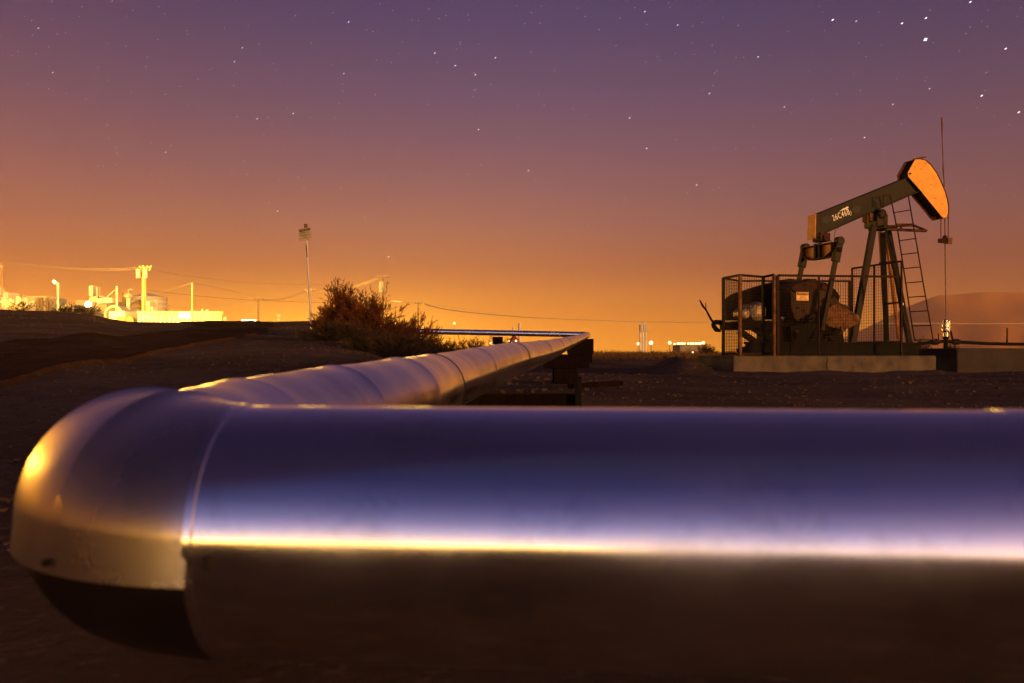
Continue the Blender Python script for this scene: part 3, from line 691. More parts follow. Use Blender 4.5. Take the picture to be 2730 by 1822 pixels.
for (x, y) in ((1700, 262), (1640, 330), (1760, 520), (1810, 690), (1900, 760), (1560, 300)):
    mb = MB(); p = z4(x, y, .171); mb.tube([p, p + Vector((0, -.006, 0))], .009, 8); mb.build('rivet', 'black_steel', hd)
# tarp-like litter bags at the tail, on the base
mb = MB(); random.seed(4)
for x, y, s in ((300, 1420, .12), (350, 1415, .16), (400, 1420, .13), (440, 1425, .1)):
    mb.ball(z1(x, y + 6, .2), (s * 1.6, s * 1.4, s * .6), 10, 7, .08)
mb.build('oily_debris', 'black_steel', pump)

# concrete bases
def lblock(name, label, u0, u1, w0, w1, z0, zt_, m, cat, bev=.03):
    o = MB(); o.box((u0, -w1, z0), (u1, -w0, zt_))
    b = o.build(name, m, bevel=bev); b.location = (PX, PY, 0); b.rotation_euler = (0, 0, TH); return tag(b, label, cat)
lblock('concrete_slab', 'long low pale concrete slab under the pumpjack', -3.93, .68, -.6, .80, -.25, .348, 'concrete', 'concrete slab')
cs = bpy.data.objects['concrete_slab']; a = z1(770, 1462, .803); b = z1(774, 1536, .803)
mb = MB(); mb.tube([a, a.lerp(b, .3) + Vector((.015, 0, 0)), a.lerp(b, .6) - Vector((.01, 0, 0)), b], .006, 5); mb.build('crack', 'black_steel', cs)
A = L(2552, 992, .55)
lblock('concrete_block', 'dark stained concrete block beside the wellhead at the right edge', A.x, A.x + 3.4, -.9, .55, -.25, .50, 'concrete_dark', 'concrete block')

# guard cage round the motor and cranks
cage = root('guard_cage', 'wire mesh safety cage around the pumpjack motor and cranks with an orange caution notice', 'safety cage', (PX, PY, 0), TH)
cz_ = .352
def post(px, ytop, w, r=.022, zb=cz_, m='cage'):
    t = z1(px, ytop, w); b = Vector((t.x, t.y, zb)); mb = MB(); mb.bar(Vector(b), t, r * 2, r * 2); mb.build('post', m, cage); return t, b
def panel(t0, t1, b0, b1, rail=.02, grid=.058, m='cage', ext=0, bottom=True, dirr=(0, 0, 1)):
    mb = MB(); mb.bar(t0, t1, rail * 2, rail * 2, dirr)
    mb.build('rail', m, cage)
    if bottom: mb = MB(); mb.bar(b0 + Vector((0, 0, .03)), b1 + Vector((0, 0, .03)), rail * 1.5, rail * 1.5, dirr); mb.build('rail', m, cage)
    mb = MB(); Ln = (t1 - t0).length; n = max(2, int(Ln / grid)); h = (t0 - b0).length; k = int(h / grid); r = .0020
    off = (t1 - t0).normalized().cross(Vector((0, 0, 1))) * r
    for i in range(1, n):
        t = i / n; mb.bar(t0.lerp(t1, t) + off, b0.lerp(b1, t) + off, r * 2, r * 2)
    for j in range(1, k):
        t = j / k; mb.bar(b0.lerp(t0, t) - off, b1.lerp(t1, t) - off, r * 2, r * 2, (0, 0, 1))
    mb.build('mesh_panel', 'cage', cage)
pL = post(170, 1006, .42); pN = post(268, 988, 1.02, .024, m='rust_orange'); pJ = post(403, 999, .84); pK = post(465, 986, 1.06, .024, m='rust_orange')  # two lighter posts: lamp light on their left sides put into the colour
pK2 = post(485, 990, 1.06, .026); pE = post(1203, 998, 1.0, .02); pM = post(725, 992, 1.05, .012)
pFL = post(262, 1022, -.35, .018); pFR = post(905, 1023, -.45, .024)
panel(pL[0], pN[0], pL[1], pN[1]); panel(pN[0], pJ[0], pN[1], pJ[1]); panel(pJ[0], pK[0], pJ[1], pK[1])
mb = MB(); mb.bar(pK2[0], pE[0], .04, .04, (0, 0, 1)); mb.build('rail', 'cage', cage)
# mesh of the long near side stops at the cranks
q0, q1 = pK2, (pK2[0].lerp(pE[0], .62), pK2[1].lerp(pE[1], .62))
panel(q0[0], q1[0], q0[1], q1[1], rail=.004); panel(pFL[0], pFR[0], pFL[1], pFR[1], rail=.018); panel(pL[0], pFL[0], pL[1], pFL[1], rail=.015)
r0 = z1(918, 950, -.62); r1 = z1(1205, 908, .55); rb0 = Vector((r0.x, r0.y, .60)); rb1 = Vector((r1.x, r1.y, .60))
for t, b in ((r0, rb0), (r1, rb1), (r0.lerp(r1, .46), rb0.lerp(rb1, .46))):
    mb = MB(); mb.bar(b, t, .03, .03); mb.build('post', 'cage', cage)
panel(r0, r1, rb0, rb1, rail=.018)
# caution notice
s0 = z2(1232, 400, 1.09); s1 = z2(1392, 515, 1.09)
sc_ = (s0 + s1) / 2; wS, hS = s1.x - s0.x, s0.z - s1.z
mb = MB(); mb.box((s0.x, sc_.y - .004, s1.z), (s1.x, sc_.y + .004, s0.z)); sg = mb.build('caution_sign', 'caution_orange', cage)
mb = MB(); mb.box((s0.x + .008, sc_.y - .007, s0.z - hS * .36), (s1.x - .008, sc_.y - .004, s0.z - .008)); mb.build('sign_header', 'black_paint', sg)
def flat(c): return Matrix.Translation(Vector(c)) @ Matrix(((1, 0, 0, 0), (0, 0, -1, 0), (0, 1, 0, 0), (0, 0, 0, 1)))
text_mesh('CAUTION', hS * .34, 'lettering', 'caution_orange', sg, flat((sc_.x, sc_.y - .009, s0.z - hS * .19)), .001, wS * .82)
for k, s in enumerate(('THIS MACHINE', 'STARTS BY', 'AUTOMATIC CONTROL')):
    text_mesh(s, hS * .18, 'lettering', 'black_paint', sg, flat((sc_.x, sc_.y - .0055, s0.z - hS * (.47 + .19 * k))), .001, wS * (.6, .5, .8)[k])

# wellhead with its flow line
wb0 = z1(1462, 1350, 0); wloc = (Matrix.Rotation(TH, 4, 'Z') @ Vector((wb0.x, 0, 0))) + Vector((PX, PY, 0))
well = root('wellhead', 'shiny stuffing box and valves on a dark wellhead pipe under the hanging rod', 'wellhead', (wloc.x, wloc.y, 0), TH)
WO = Vector((wb0.x, 0, 0))
def wz(y): return z1(1462, y, 0).z
mb = MB(WO)
for ya, yb2, r0_, r1_ in ((1244, 1258, .05, .075), (1258, 1268, .075, .07), (1268, 1276, .05, .05), (1276, 1288, .08, .08), (1288, 1300, .06, .07), (1300, 1310, .085, .09), (1310, 1322, .09, .05), (1322, 1345, .055, .05)):
    mb.tube([Vector((wb0.x, 0, wz(ya))), Vector((wb0.x, 0, wz(yb2)))], [r0_, r1_], 16)
for a in range(6):
    t = a * 1.05; mb.tube([Vector((wb0.x + .07 * math.cos(t), .07 * math.sin(t), wz(1316))), Vector((wb0.x + .07 * math.cos(t), .07 * math.sin(t), wz(1250)))], .012, 6)
mb.build('stuffing_box', 'chrome', well)
mb = MB(WO); mb.tube([Vector((wb0.x, 0, wz(1345))), Vector((wb0.x, 0, wz(1360))), Vector((wb0.x, 0, wz(1361))), Vector((wb0.x, 0, .12))], [.06, .06, .045, .045], 14)
mb.tube([Vector((wb0.x, 0, .22)), Vector((wb0.x, 0, -.1))], .13, 14); mb.build('well_casing', 'black_steel', well)
mb = MB(WO)
mb.tube([z1(1290, 1390, 0), z1(1380, 1378, 0), z1(1460, 1372, 0), z1(1560, 1378, 0), z1(1700, 1386, 0), z1(1916, 1390, 0), z1(2100, 1392, 0)], .035, 10)
mb.build('flow_line', 'black_steel', well)
for x in (1400, 1520):
    mb = MB(WO); c = z1(x, 1376, 0); mb.tube([c - Vector((.1, 0, 0)), c - Vector((.05, 0, 0)), c + Vector((.05, 0, 0)), c + Vector((.1, 0, 0))], [.045, .065, .065, .045], 12); mb.build('valve', 'dark_steel', well)
mb = MB(WO); mb.tube([z1(1418, 1325, 0), z1(1422, 1372, 0)], .014, 6); mb.build('valve_stem', 'rust', well)
mb = MB(WO); mb.tube([z1(1478, 1300, 0.02), z1(1492, 1320, 0), z1(1502, 1365, 0)], .022, 8); mb.build('bleed_pipe', 'dark_steel', well)
mb = MB(WO); mb.tube([z1(1818, 1295, 0), z1(1818, 1350, 0), z1(1816, 1390, 0)], [.016, .016, .024], 8); mb.build('standpipe', 'rust', well)
mb = MB(WO); mb.tube([z1(1290, 1368, .3), z1(1330, 1368, .2), z1(1400, 1362, 0)], .012, 8); mb.build('tubing', 'pale_metal', well)

# ------------------------------------------------------------------ warning sign on its leaning pole
sp = root('warning_sign', 'small faded yellow notice on a leaning white pole beside the big bush', 'sign', tuple(Vector((W(832, 880, 26).x, 26, 0))))
SO = Vector(sp.location); gzz = gz(SO.x, 26)
mb = MB(SO); b_ = Vector((SO.x, 26, gzz - .2)); t_ = W(815, 598, 26); m_ = W(820, 690, 26)
mb.tube([b_, W(830, 874, 26), W(821, 720, 26), W(817, 640, 26)], .038, 12); mb.build('pole', 'post_white', sp)
mb = MB(SO); mb.bar(W(817, 642, 26.02), W(815, 598, 26.02), .085, .085); mb.build('post_cap', 'rust_orange', sp)
mb = MB(SO); pl = [W(x, y, 25.93) for x, y in ((795, 611), (827.5, 605.5), (830, 637.5), (798, 644))]; mb.prism(pl, (0, .012, 0)); spl = mb.build('sign_plate', 'sign_plate', sp)
mb = MB(SO); mb.prism([W(x, y, 25.925) for x, y in ((797, 613.5), (826, 608.5), (826.5, 613.5), (799, 619.5))], (0, .004, 0)); mb.build('sign_header', 'black_paint', spl)
rt = Matrix.Rotation(R(-9.5), 4, 'Y')
for k, (s, w, xx) in enumerate((('WARNING', .26, 0), ('BURIED PIPE', .26, 0), ('LINE BELOW', .22, 0), ('CALL FIRST', .2, 0))):
    cpt = W(811.5 + k * .7, 614 + k * 7.0, 25.918) - SO
    text_mesh(s, .05, 'lettering', 'sign_plate' if k == 0 else 'black_paint', spl, Matrix.Translation(cpt) @ Matrix.Rotation(R(-9), 4, 'Y') @ flat((0, 0, 0)), .001, w)
mb = MB(SO); mb.bar(W(816.5, 653, 25.955), W(819, 686, 25.955), .022, .004); mb.build('sticker', 'black_paint', sp)

# ------------------------------------------------------------------ bushes
def bush(cx_, Y, wid, hgt, depth, ntw, nleaf, label, seed, leaf='bush_leaf', lean=0, peaks=None, low=.0, group=None, fine=1.0):
    random.seed(seed); x = (cx_ - CX) / F * Y; z = gz(x, Y) - .03
    r = root('bush', label, 'bush', (x, Y, z), group=group)
    tw = MB(); lf = MB()
    for i in range(ntw):
        a = random.uniform(0, 2 * math.pi); th = R(82) * random.random() ** .62; rr = math.sin(th)
        bx, by = math.cos(a) * rr, math.sin(a) * rr; L1 = random.uniform(.62, 1.0) if random.random() < .8 else random.uniform(.95, 1.14)
        hh = hgt * max(.12, math.cos(th)) ** .75 * L1
        if peaks: hh *= interp(peaks, bx)
        p0 = Vector((bx * wid * .12, by * depth * .12, 0)); tip = Vector((bx * wid * .5 * L1 + random.gauss(0, .04), by * depth * .5 * L1, hh))
        mid = p0.lerp(tip, .5) + Vector((-bx * .10, -by * .10, hh * .05)) if random.random() < .7 else p0.lerp(tip, .5) + Vector((bx * .06, by * .06, hh * .10))
        pts = []
        for k in range(6):
            t = k / 5; pts.append((1 - t) ** 2 * p0 + 2 * t * (1 - t) * mid + t * t * tip + Vector((random.gauss(0, .012), random.gauss(0, .012), 0)))
        tw.tube(pts, [.010 * (1 - k / 5.6) for k in range(6)], 4, caps=False)
        for k in range(nleaf // 21):                     # side sprays, each a fan of fine needles
            t = random.uniform(.3, 1); j = min(4, int(t * 5)); q = pts[j].lerp(pts[j + 1], t * 5 - j)
            d0 = (pts[j + 1] - pts[j]).normalized(); ds = (d0 + Vector((random.gauss(0, .45), random.gauss(0, .45), random.gauss(.1, .3)))).normalized()
            ls = random.uniform(.10, .26) * fine * (1.3 - .5 * t)
            for m in range(22):
                u = random.random(); b = q + ds * ls * u
                dd = (ds + Vector((random.gauss(0, .38), random.gauss(0, .38), random.gauss(.08, .3)))).normalized(); ln = random.uniform(.035, .085) * fine
                sd = dd.cross(Vector((random.gauss(0, 1), random.gauss(0, 1), random.gauss(0, 1)))).normalized() * random.uniform(.0025, .005)
                e = b + dd * ln; mdp = b.lerp(e, .5)
                lf.add([b, mdp + sd, e, mdp - sd], [(0, 1, 2, 3)])
    tw.build('branches', 'twig', r, smooth=False); lf.build('foliage', leaf, r, smooth=False)
    return r
G_ = 'bushes along the embankment beside the pipe'
bush(912, 20.5, 1.15, 1.30, 1.1, 150, 300, 'tallest dark feathery bush right beside the leaning sign pole', 1, peaks=[(-1, .6), (-.5, .9), (-.25, 1.05), (0, .95), (1, .85)], group=G_)
bush(990, 20.0, 1.9, 1.16, 1.2, 150, 300, 'broad dark bush in the middle of the clump by the pipe', 2, peaks=[(-1, 1), (-.2, .95), (.3, 1.05), (1, .7)], group=G_)
bush(1085, 19.5, 1.7, 1.02, 1.0, 120, 260, 'rounded brown bush sloping down on the right of the clump', 3, group=G_)
bush(1140, 22.5, 1.0, 1.12, .7, 60, 70, 'airy small bush glowing in front of the town lights', 5, leaf='brush_dry', group=G_)
bush(1195, 19.0, 1.5, .62, .9, 110, 230, 'low bush touching the far crossing pipe', 6, group=G_)
bush(872, 22.0, .8, .6, .8, 70, 160, 'small spreading bush at the foot of the sign pole', 7, group=G_)
bush(905, 17.5, 1.7, .36, 1.0, 130, 200, 'dry straggly brush low on the slope below the sign', 8, leaf='brush_dry', group=G_)
bush(1040, 15.5, 2.0, .42, 1.0, 140, 210, 'dry olive brush at the foot of the clump near the pipe', 9, leaf='brush_dry', group=G_)
bush(1170, 14.5, 1.2, .34, .8, 100, 190, 'matted low brush just behind the receding pipe', 10, leaf='brush_dry', group=G_)
bush(1262, 32, 1.7, .70, .9, 80, 120, 'dark leafy bush under the far crossing pipe, left one', 12, group=G_)
bush(1335, 33, 1.4, .76, .8, 70, 120, 'dark leafy bush under the far crossing pipe by its stand', 13, group=G_)
bush(1885, 37, .8, .42, .6, 60, 90, 'small round weed by the left foot of the safety cage', 14, leaf='brush_dry', group='weeds on the berm')
bush(2452, 30, 1.0, .75, .6, 70, 110, 'orange lit weed seen between the ladder foot and the wellhead', 15, leaf='brush_dry', group='weeds on the berm')
bush(2535, 33, .6, .60, .5, 50, 90, 'little weed behind the wellhead casing', 16, leaf='brush_dry', group='weeds on the berm')
bush(185, 39, 1.6, .34, 1.0, 90, 70, 'scrubby weed on the crest left of the plant fence, wide one', 17, leaf='brush_dry', group='weeds on the crest')
bush(235, 39, 1.5, .45, 1.0, 80, 60, 'scrubby weed on the crest, in front of the horizontal tank', 18, leaf='brush_dry', group='weeds on the crest')
bush(60, 39.5, 1.5, .4, 1.0, 60, 50, 'scrubby weed on the crest at the far left', 19, leaf='brush_dry', group='weeds on the crest')
# dry grass on the berm and along crests
random.seed(21); mb = MB()
def blade(x, y, h, w=.006):
    z = gz(x, y) - .02; a = random.uniform(0, math.pi); sx, sy = math.cos(a) * w, math.sin(a) * w; lx, ly = random.gauss(0, .35) * h, random.gauss(0, .35) * h
    mb.add([(x - sx, y - sy, z), (x + sx, y + sy, z), (x + lx * .5 + sx * .7, y + ly * .5, z + h * .6), (x + lx, y + ly, z + h)], [(0, 1, 2), (0, 2, 3)])
for i in range(26000):
    y = random.uniform(31, 44); px = random.uniform(1560, 2730); x = (px - CX) / F * y
    cl = .5 + .5 * noise.noise(Vector((x * .9, y * .3, 5)))
    if px > 1960 and random.random() < .6: continue
    blade(x, y, random.uniform(.05, .30) * (.35 + 1.0 * cl), .009)
for i in range(6000):
    y = random.uniform(25, 41); px = random.uniform(0, 900); x = (px - CX) / F * y
    if noise.noise(Vector((x * .5, y * .5, 9))) > .1: blade(x, y, random.uniform(.02, .08), .006)
for i in range(2500):
    y = random.uniform(13, 26); px = random.uniform(860, 1240); x = (px - CX) / F * y
    blade(x, y, random.uniform(.02, .08), .004)
tag(mb.build('dry_grass', 'grass_dry', smooth=False), 'sparse dry grass lit orange along the berm', 'grass', kind='stuff')

# ------------------------------------------------------------------ the lit steam plant behind the embankment, and the poles
def cyl(mb, x0, x1, y0, y1, Y, n=20):       # upright round vessel seen between these edges
    a, b = W(x0, y0, Y), W(x1, y1, Y); r = (b.x - a.x) / 2; cx = (a.x + b.x) / 2
    mb.tube([Vector((cx, Y, b.z)), Vector((cx, Y, a.z))], r, n)
def bx(mb, x0, x1, y0, y1, Y, d=3):
    a, b = W(x0, y0, Y), W(x1, y1, Y); mb.box((a.x, Y - d / 2, b.z), (b.x, Y + d / 2, a.z))
def q5(x, y): return (x / 4.896, 660 + y / 4.896)
def q6(x, y): return (400 + x / 3.357, 560 + y / 3.357)
def q7(x, y): return (780 + x / 4.196, 700 + y / 4.196)
def q8(x, y): return (1200 + x / 3.357, 820 + y / 3.357)
def thing_at(name, label, cat, px, Y, group=None):
    x = (px - CX) / F * Y; return root(name, label, cat, (x, Y, gz(x, Y)), group=group)
def B5(mb, x0, x1, y0, y1, Y, d=3): bx(mb, *[q5(x0, 0)[0], q5(x1, 0)[0]], q5(0, y0)[1], q5(0, y1)[1], Y, d)
def C5(mb, x0, x1, y0, y1, Y, n=20): cyl(mb, q5(x0, 0)[0], q5(x1, 0)[0], q5(0, y0)[1], q5(0, y1)[1], Y, n)
YP = 90
# cone-roofed vessel, far left
r = thing_at('storage_silo', 'glowing yellow silo with a conical roof at the left edge', 'silo', 0, 92); o = Vector(r.location)
mb = MB(o); C5(mb, -110, 100, 605, 830, 92); mb.build('shell', 'plant_pale', r)
a, b = W(*q5(-105, 605), 92), W(*q5(100, 605), 92); t1 = W(*q5(-2, 505), 92)
mb = MB(o); cxx = (a.x + b.x) / 2; mb.tube([Vector((cxx, 92, a.z)), Vector((cxx, 92, t1.z))], [(b.x - a.x) / 2 * 1.04, .15], 20); mb.build('roof', 'plant_pale', r)
r = thing_at('steel_cabinet', 'bright yellow box cabinet right of the silo', 'cabinet', 29, 90); mb = MB(r.location); B5(mb, 112, 180, 596, 830, 90, 2); mb.build('body', 'plant_pale', r)
mb = MB(r.location); B5(mb, 106, 186, 590, 598, 90, 2.3); mb.build('roof', 'plant_metal', r)
# jumble of small pipework
for i, (x0, x1) in enumerate(((20, 120), (130, 230), (235, 330))):
    random.seed(30 + i); r = thing_at('pipe_manifold', ('low tangle of lit pipes below the silo', 'low tangle of lit pipes, middle one left of the lamp post', 'low tangle of lit pipes with a capped riser')[i], 'pipework', q5((x0 + x1) / 2, 0)[0], 80, 'low pipe tangles')
    mb = MB(r.location)
    for k in range(16):
        x = random.uniform(x0, x1); y = random.uniform(735, 800); p = W(*q5(x, y), 80 + random.uniform(-1, 1)); q = p + random.choice((Vector((random.uniform(.3, 1.2), 0, 0)), Vector((0, 0, random.uniform(.2, .7))), Vector((.5, .5, .3))))
        mb.tube([p, q], random.uniform(.06, .14), 8)
    for k in range(5):
        x = random.uniform(x0, x1); p = W(*q5(x, 790), 80); mb.tube([p, p + Vector((0, 0, random.uniform(.5, 1.1)))], .05, 6); mb.ball(p + Vector((0, 0, random.uniform(.3, .8))), .18)
    mb.build('pipes', 'plant_pale', r)
r = thing_at('vent_riser', 'thin capped riser standing left of the braced shed', 'vent', q5(330, 0)[0], 84); mb = MB(r.location)
mb.tube([W(*q5(332, 830), 84), W(*q5(332, 690), 84)], .1, 8); mb.ball(W(*q5(332, 690), 84), .28); mb.tube([W(*q5(305, 830), 84), W(*q5(305, 615), 84)], .03, 6); mb.build('riser', 'plant_pale', r)
# braced shed
r = thing_at('braced_shed', 'yellow lit rectangular shed with cross bracing behind the lamp post', 'shed', 122, 92); mb = MB(r.location); B5(mb, 490, 745, 665, 870, 92, 4); mb.build('wall', 'plant_metal', r)
mb = MB(r.location)
for xa, ya, xb, yb2 in ((495, 670, 620, 800), (620, 670, 495, 800), (620, 670, 745, 800), (745, 670, 620, 800)): mb.bar(W(*q5(xa, ya), 89.9), W(*q5(xb, yb2), 89.9), .12, .08)
for xx in (492, 545, 620): mb.bar(W(*q5(xx, 870), 89.8), W(*q5(xx, 655), 89.8), .25, .12)
mb.build('bracing', 'plant_dark', r)
mb = MB(r.location); B5(mb, 484, 750, 658, 666, 92, 4.4); mb.build('roof', 'plant_pale', r)
# lamp post
r = thing_at('lamp_post', 'tall yellow lamp post with a drooping lamp head left of the steam generator', 'lamp post', q5(760, 0)[0], 78); mb = MB(r.location)
mb.tube([W(*q5(757, 905), 78), W(*q5(757, 462), 78)], .09, 12); mb.build('pole', 'plant_pale', r)
mb = MB(r.location); mb.tube([W(*q5(757, 470), 78), W(*q5(735, 462), 78)], .07, 8); mb.build('arm', 'plant_metal', r)
mb = MB(r.location); mb.bar(W(*q5(737, 470), 78), W(*q5(695, 430), 78), .26, .25); lh = mb.build('lamp_head', 'plant_metal', r)
mb = MB(r.location); mb.ball(W(*q5(712, 452), 77.8), (.15, .13, .1)); mb.build('bulb', 'lamp_glow', lh)
# half buried horizontal tank
def hcyl(mb, cx, cy, rpx, Y, length, rim=0):
    c = W(*q5(cx, cy), Y); rr = rpx / 4.896 / F * Y; mb.tube([c, c + Vector((0, length, 0))], rr, 28); return c, rr
r = thing_at('horizontal_tank', 'round-ended horizontal tank low behind the crest weeds', 'tank', q5(880, 0)[0], 84); mb = MB(r.location); c, rr = hcyl(mb, 875, 845, 98, 84, 6); mb.build('shell', 'plant_metal', r)
mb = MB(r.location); mb.tube([c + Vector((0, -.02, 0)), c + Vector((0, -.12, 0))], [rr * .55, rr * .5], 20); mb.build('end_cap', 'plant_dark', r)
# steam generator: big horizontal drum, end ring, convection box and stack
r = thing_at('steam_generator', 'large yellow lit steam generator with a short square stack and round end door', 'steam generator', 300, 88); mb = MB(r.location)
B5(mb, 1115, 1510, 705, 880, 91, 4); mb.build('housing', 'plant_metal', r)
mb = MB(r.location); c, rr = hcyl(mb, 1480, 880, 125, 84, 7); mb.build('drum', 'plant_pale', r)
mb = MB(r.location); mb.tube([c + Vector((0, -.05, 0)), c + Vector((0, -.3, 0))], [rr * .72, rr * .6], 24); mb.build('end_door', 'plant_dark', r)
a = [W(*q5(x, y), 86) for x, y in ((1130, 720), (1185, 640), (1275, 640), (1285, 720))]
mb = MB(r.location); mb.prism(a, (0, 2.5, 0)); mb.build('hopper', 'plant_metal', r)
mb = MB(r.location); B5(mb, 1212, 1262, 508, 642, 87, 1.6); st = mb.build('stack', 'plant_pale', r)
mb = MB(r.location); B5(mb, 1268, 1280, 512, 690, 86, .3); mb.build('ladder', 'plant_metal', r)
mb = MB(r.location); mb.bar(W(*q5(1280, 705), 85.8), W(*q5(1480, 690), 85.8), .5, .5); mb.build('duct', 'plant_pale', r)
mb = MB(r.location); mb.bar(W(*q5(1300, 640), 85.8), W(*q5(1385, 662), 85.8), .12, .1); mb.bar(W(*q5(1385, 662), 85.8), W(*q5(1500, 555), 85.8), .12, .1); mb.build('stay', 'plant_metal', r)
mb = MB(r.location); mb.ball(W(*q5(1150, 745), 84), (.35, .2, .3)); mb.build('floodlight', 'lamp_glow', r)
for x, t, w, Y, lb, nm in ((1525, 508, .10, 80, 'plain pale post in front of the steam generator', 'steel_post'),):
    r = thing_at(nm, lb, 'post', q5(x, 0)[0], Y); mb = MB(r.location); mb.tube([W(*q5(x, 980), Y), W(*q5(x, t), Y)], w, 12); mb.build('shaft', 'plant_pale', r)
# upright vessel and lattice column
r = thing_at('upright_vessel', 'slim upright vessel beside the big storage tank', 'vessel', q5(1675, 0)[0], 86); mb = MB(r.location); C5(mb, 1648, 1702, 630, 960, 86); mb.build('shell', 'plant_pale', r)
mb = MB(r.location); c = W(*q5(1675, 630), 86); mb.ball(c, (.45, .45, .3), 12); mb.tube([c, c + Vector((0, 0, .6)), c + Vector((.5, 0, .6))], .07, 8); mb.build('dome', 'plant_metal', r)
r = thing_at('lattice_mast', 'short lattice column left of the slim vessel', 'mast', q5(1618, 0)[0], 90); mb = MB(r.location)
for x in (1600, 1618, 1636): mb.bar(W(*q5(x, 900), 90), W(*q5(x, 590), 90), .08, .08)
for y in range(592, 900, 22): mb.bar(W(*q5(1600, y), 89.9), W(*q5(1636, y), 89.9), .06, .06)
mb.build('frame', 'plant_dark', r)
# white trailer box
r = thing_at('trailer', 'white box trailer parked in front of the steam generator', 'trailer', q5(1628, 0)[0], 76); mb = MB(r.location); B5(mb, 1528, 1728, 845, 948, 76, 3); mb.build('body', 'plant_pale', r)
for x in (1570, 1690):
    mb = MB(r.location); c = W(*q5(x, 955), 74.4); mb.tube([c, c + Vector((0, .3, 0))], .35, 14); mb.build('wheel', 'plant_dark', r)
# big storage tank
r = thing_at('storage_tank', 'widest storage tank with hoop bands behind the pole frame', 'tank', q5(1940, 0)[0], 100); mb = MB(r.location); C5(mb, 1705, 2168, 652, 960, 100, 48); mb.build('shell', 'plant_metal', r)
mb = MB(r.location); a = W(*q5(1705, 652), 100); b = W(*q5(2168, 652), 100); rr = (b.x - a.x) / 2; c = Vector(((a.x + b.x) / 2, 100, a.z)); mb.tube([c, c + Vector((0, 0, .45))], [rr * 1.01, .3], 48); mb.build('roof', 'plant_pale', r)
for y in (715, 775, 838):
    mb = MB(r.location); z = W(0, q5(0, y)[1], 100).z; mb.tube([Vector((c.x, 100, z - .06)), Vector((c.x, 100, z + .06))], rr + .06, 48); mb.build('hoop', 'plant_pale', r)
mb = MB(r.location)
for x in (2010, 2058): mb.bar(W(*q5(x, 900), 90.5), W(*q5(x, 680), 90.5), .1, .1)
for y in range(690, 900, 24): mb.bar(W(*q5(2010, y), 90.5), W(*q5(2058, y + 10), 90.5), .1, .1)
mb.build('stair', 'plant_pale', r)
mb = MB(r.location); mb.tube([W(*q5(x, y), 89) for x, y in ((1730, 850), (1760, 790), (1800, 762), (1850, 745))], .55, 12); mb.build('duct', 'plant_dark', r)
# equipment frame near the poles
r = thing_at('equipment_frame', 'splayed-leg equipment platform in front of the storage tank', 'platform', q5(1950, 0)[0], 82); mb = MB(r.location); B5(mb, 1900, 1995, 715, 775, 82, 1.5); mb.build('cabinet', 'plant_pale', r)
for xa, xb in ((1915, 1900), (1940, 1955), (1960, 1940), (1985, 2010)):
    mb = MB(r.location); mb.bar(W(*q5(xa, 775), 82), W(*q5(xb, 930), 82), .16, .16); mb.build('leg', 'plant_pale', r)
# security fence
r = thing_at('security_fence', 'chain-link security fence with angled post tops below the storage tank', 'fence', 440, 72); 
mb = MB(r.location); p, q = W(365, 858, 72), W(585, 858, 72)
for k in range(4): mb.bar(p + Vector((0, 0, -.3 + .35 * k)), q + Vector((0, 0, -.3 + .35 * k)), .03, .03)
n = 130
for k in range(n):
    t = k / n; a = p.lerp(q, t) + Vector((0, 0, -.5)); mb.bar(a, a + Vector((.35, 0, 1.35)), .018, .018); mb.bar(a + Vector((.35, 0, 0)), a + Vector((0, 0, 1.35)), .018, .018)
mb.build('chain_link', 'plant_metal', r)
for k in range(17):
    x = 371 + k * 11.5 + random.uniform(-1, 1); a = W(x, 866, 72); b = W(x, 845, 72); mb = MB(r.location); mb.tube([a, b, b + Vector((.12, 0, .12))], .06, 6); mb.build('post', 'plant_pale', r)
# white panel, manifold, sloping conveyor, light bar to the right
r = thing_at('glowing_board', 'blank white glowing board on the fence line beside the bare pole', 'board', 492, 72); mb = MB(r.location); bx(mb, 479, 505, 836, 848, 71.5, .15); mb.build('panel', 'board_glow', r)  # panel emits light itself in place of floodlight falling on it
mb = MB(r.location); mb.bar(W(484, 862, 71.6), W(484, 846, 71.6), .1, .1); mb.bar(W(500, 862, 71.6), W(500, 846, 71.6), .1, .1); mb.build('stand', 'plant_metal', r)
random.seed(50); r = thing_at('valve_skid', 'clustered valves and pipes right of the bare pole', 'pipework', 545, 74); mb = MB(r.location)
for k in range(26):
    x = random.uniform(528, 562); y = random.uniform(838, 858); p = W(x, y, 74); mb.tube([p, p + random.choice((Vector((.7, 0, 0)), Vector((0, 0, .5)), Vector((-.5, 0, .2))))], random.uniform(.05, .11), 8)
mb.build('pipes', 'plant_pale', r)
r = thing_at('pipe_ramp', 'long pipe ramp sloping down to a short post', 'pipework', 580, 74); mb = MB(r.location); mb.bar(W(*q6(545, 948), 74), W(*q6(668, 992), 74), .18, .3); mb.bar(W(*q6(545, 970), 74), W(*q6(660, 1000), 74), .08, .1); mb.build('ramp', 'plant_metal', r)
mb = MB(r.location); mb.tube([W(*q6(672, 1012), 74), W(*q6(672, 958), 74)], .17, 8); mb.build('post', 'plant_pale', r)
r = thing_at('light_bar', 'long blazing white light bar on the crest beside a crossarm pole', 'lights', 663, 70); mb = MB(r.location); a = W(645, 856.5, 70); b = W(682, 857.5, 70); mb.tube([a, b], .12, 8); mb.build('tube', 'lamp_glow', r)
mb = MB(r.location); mb.box((a.x, 69.9, a.z - .6), (b.x, 70.2, a.z - .12)); mb.build('housing', 'plant_metal', r)
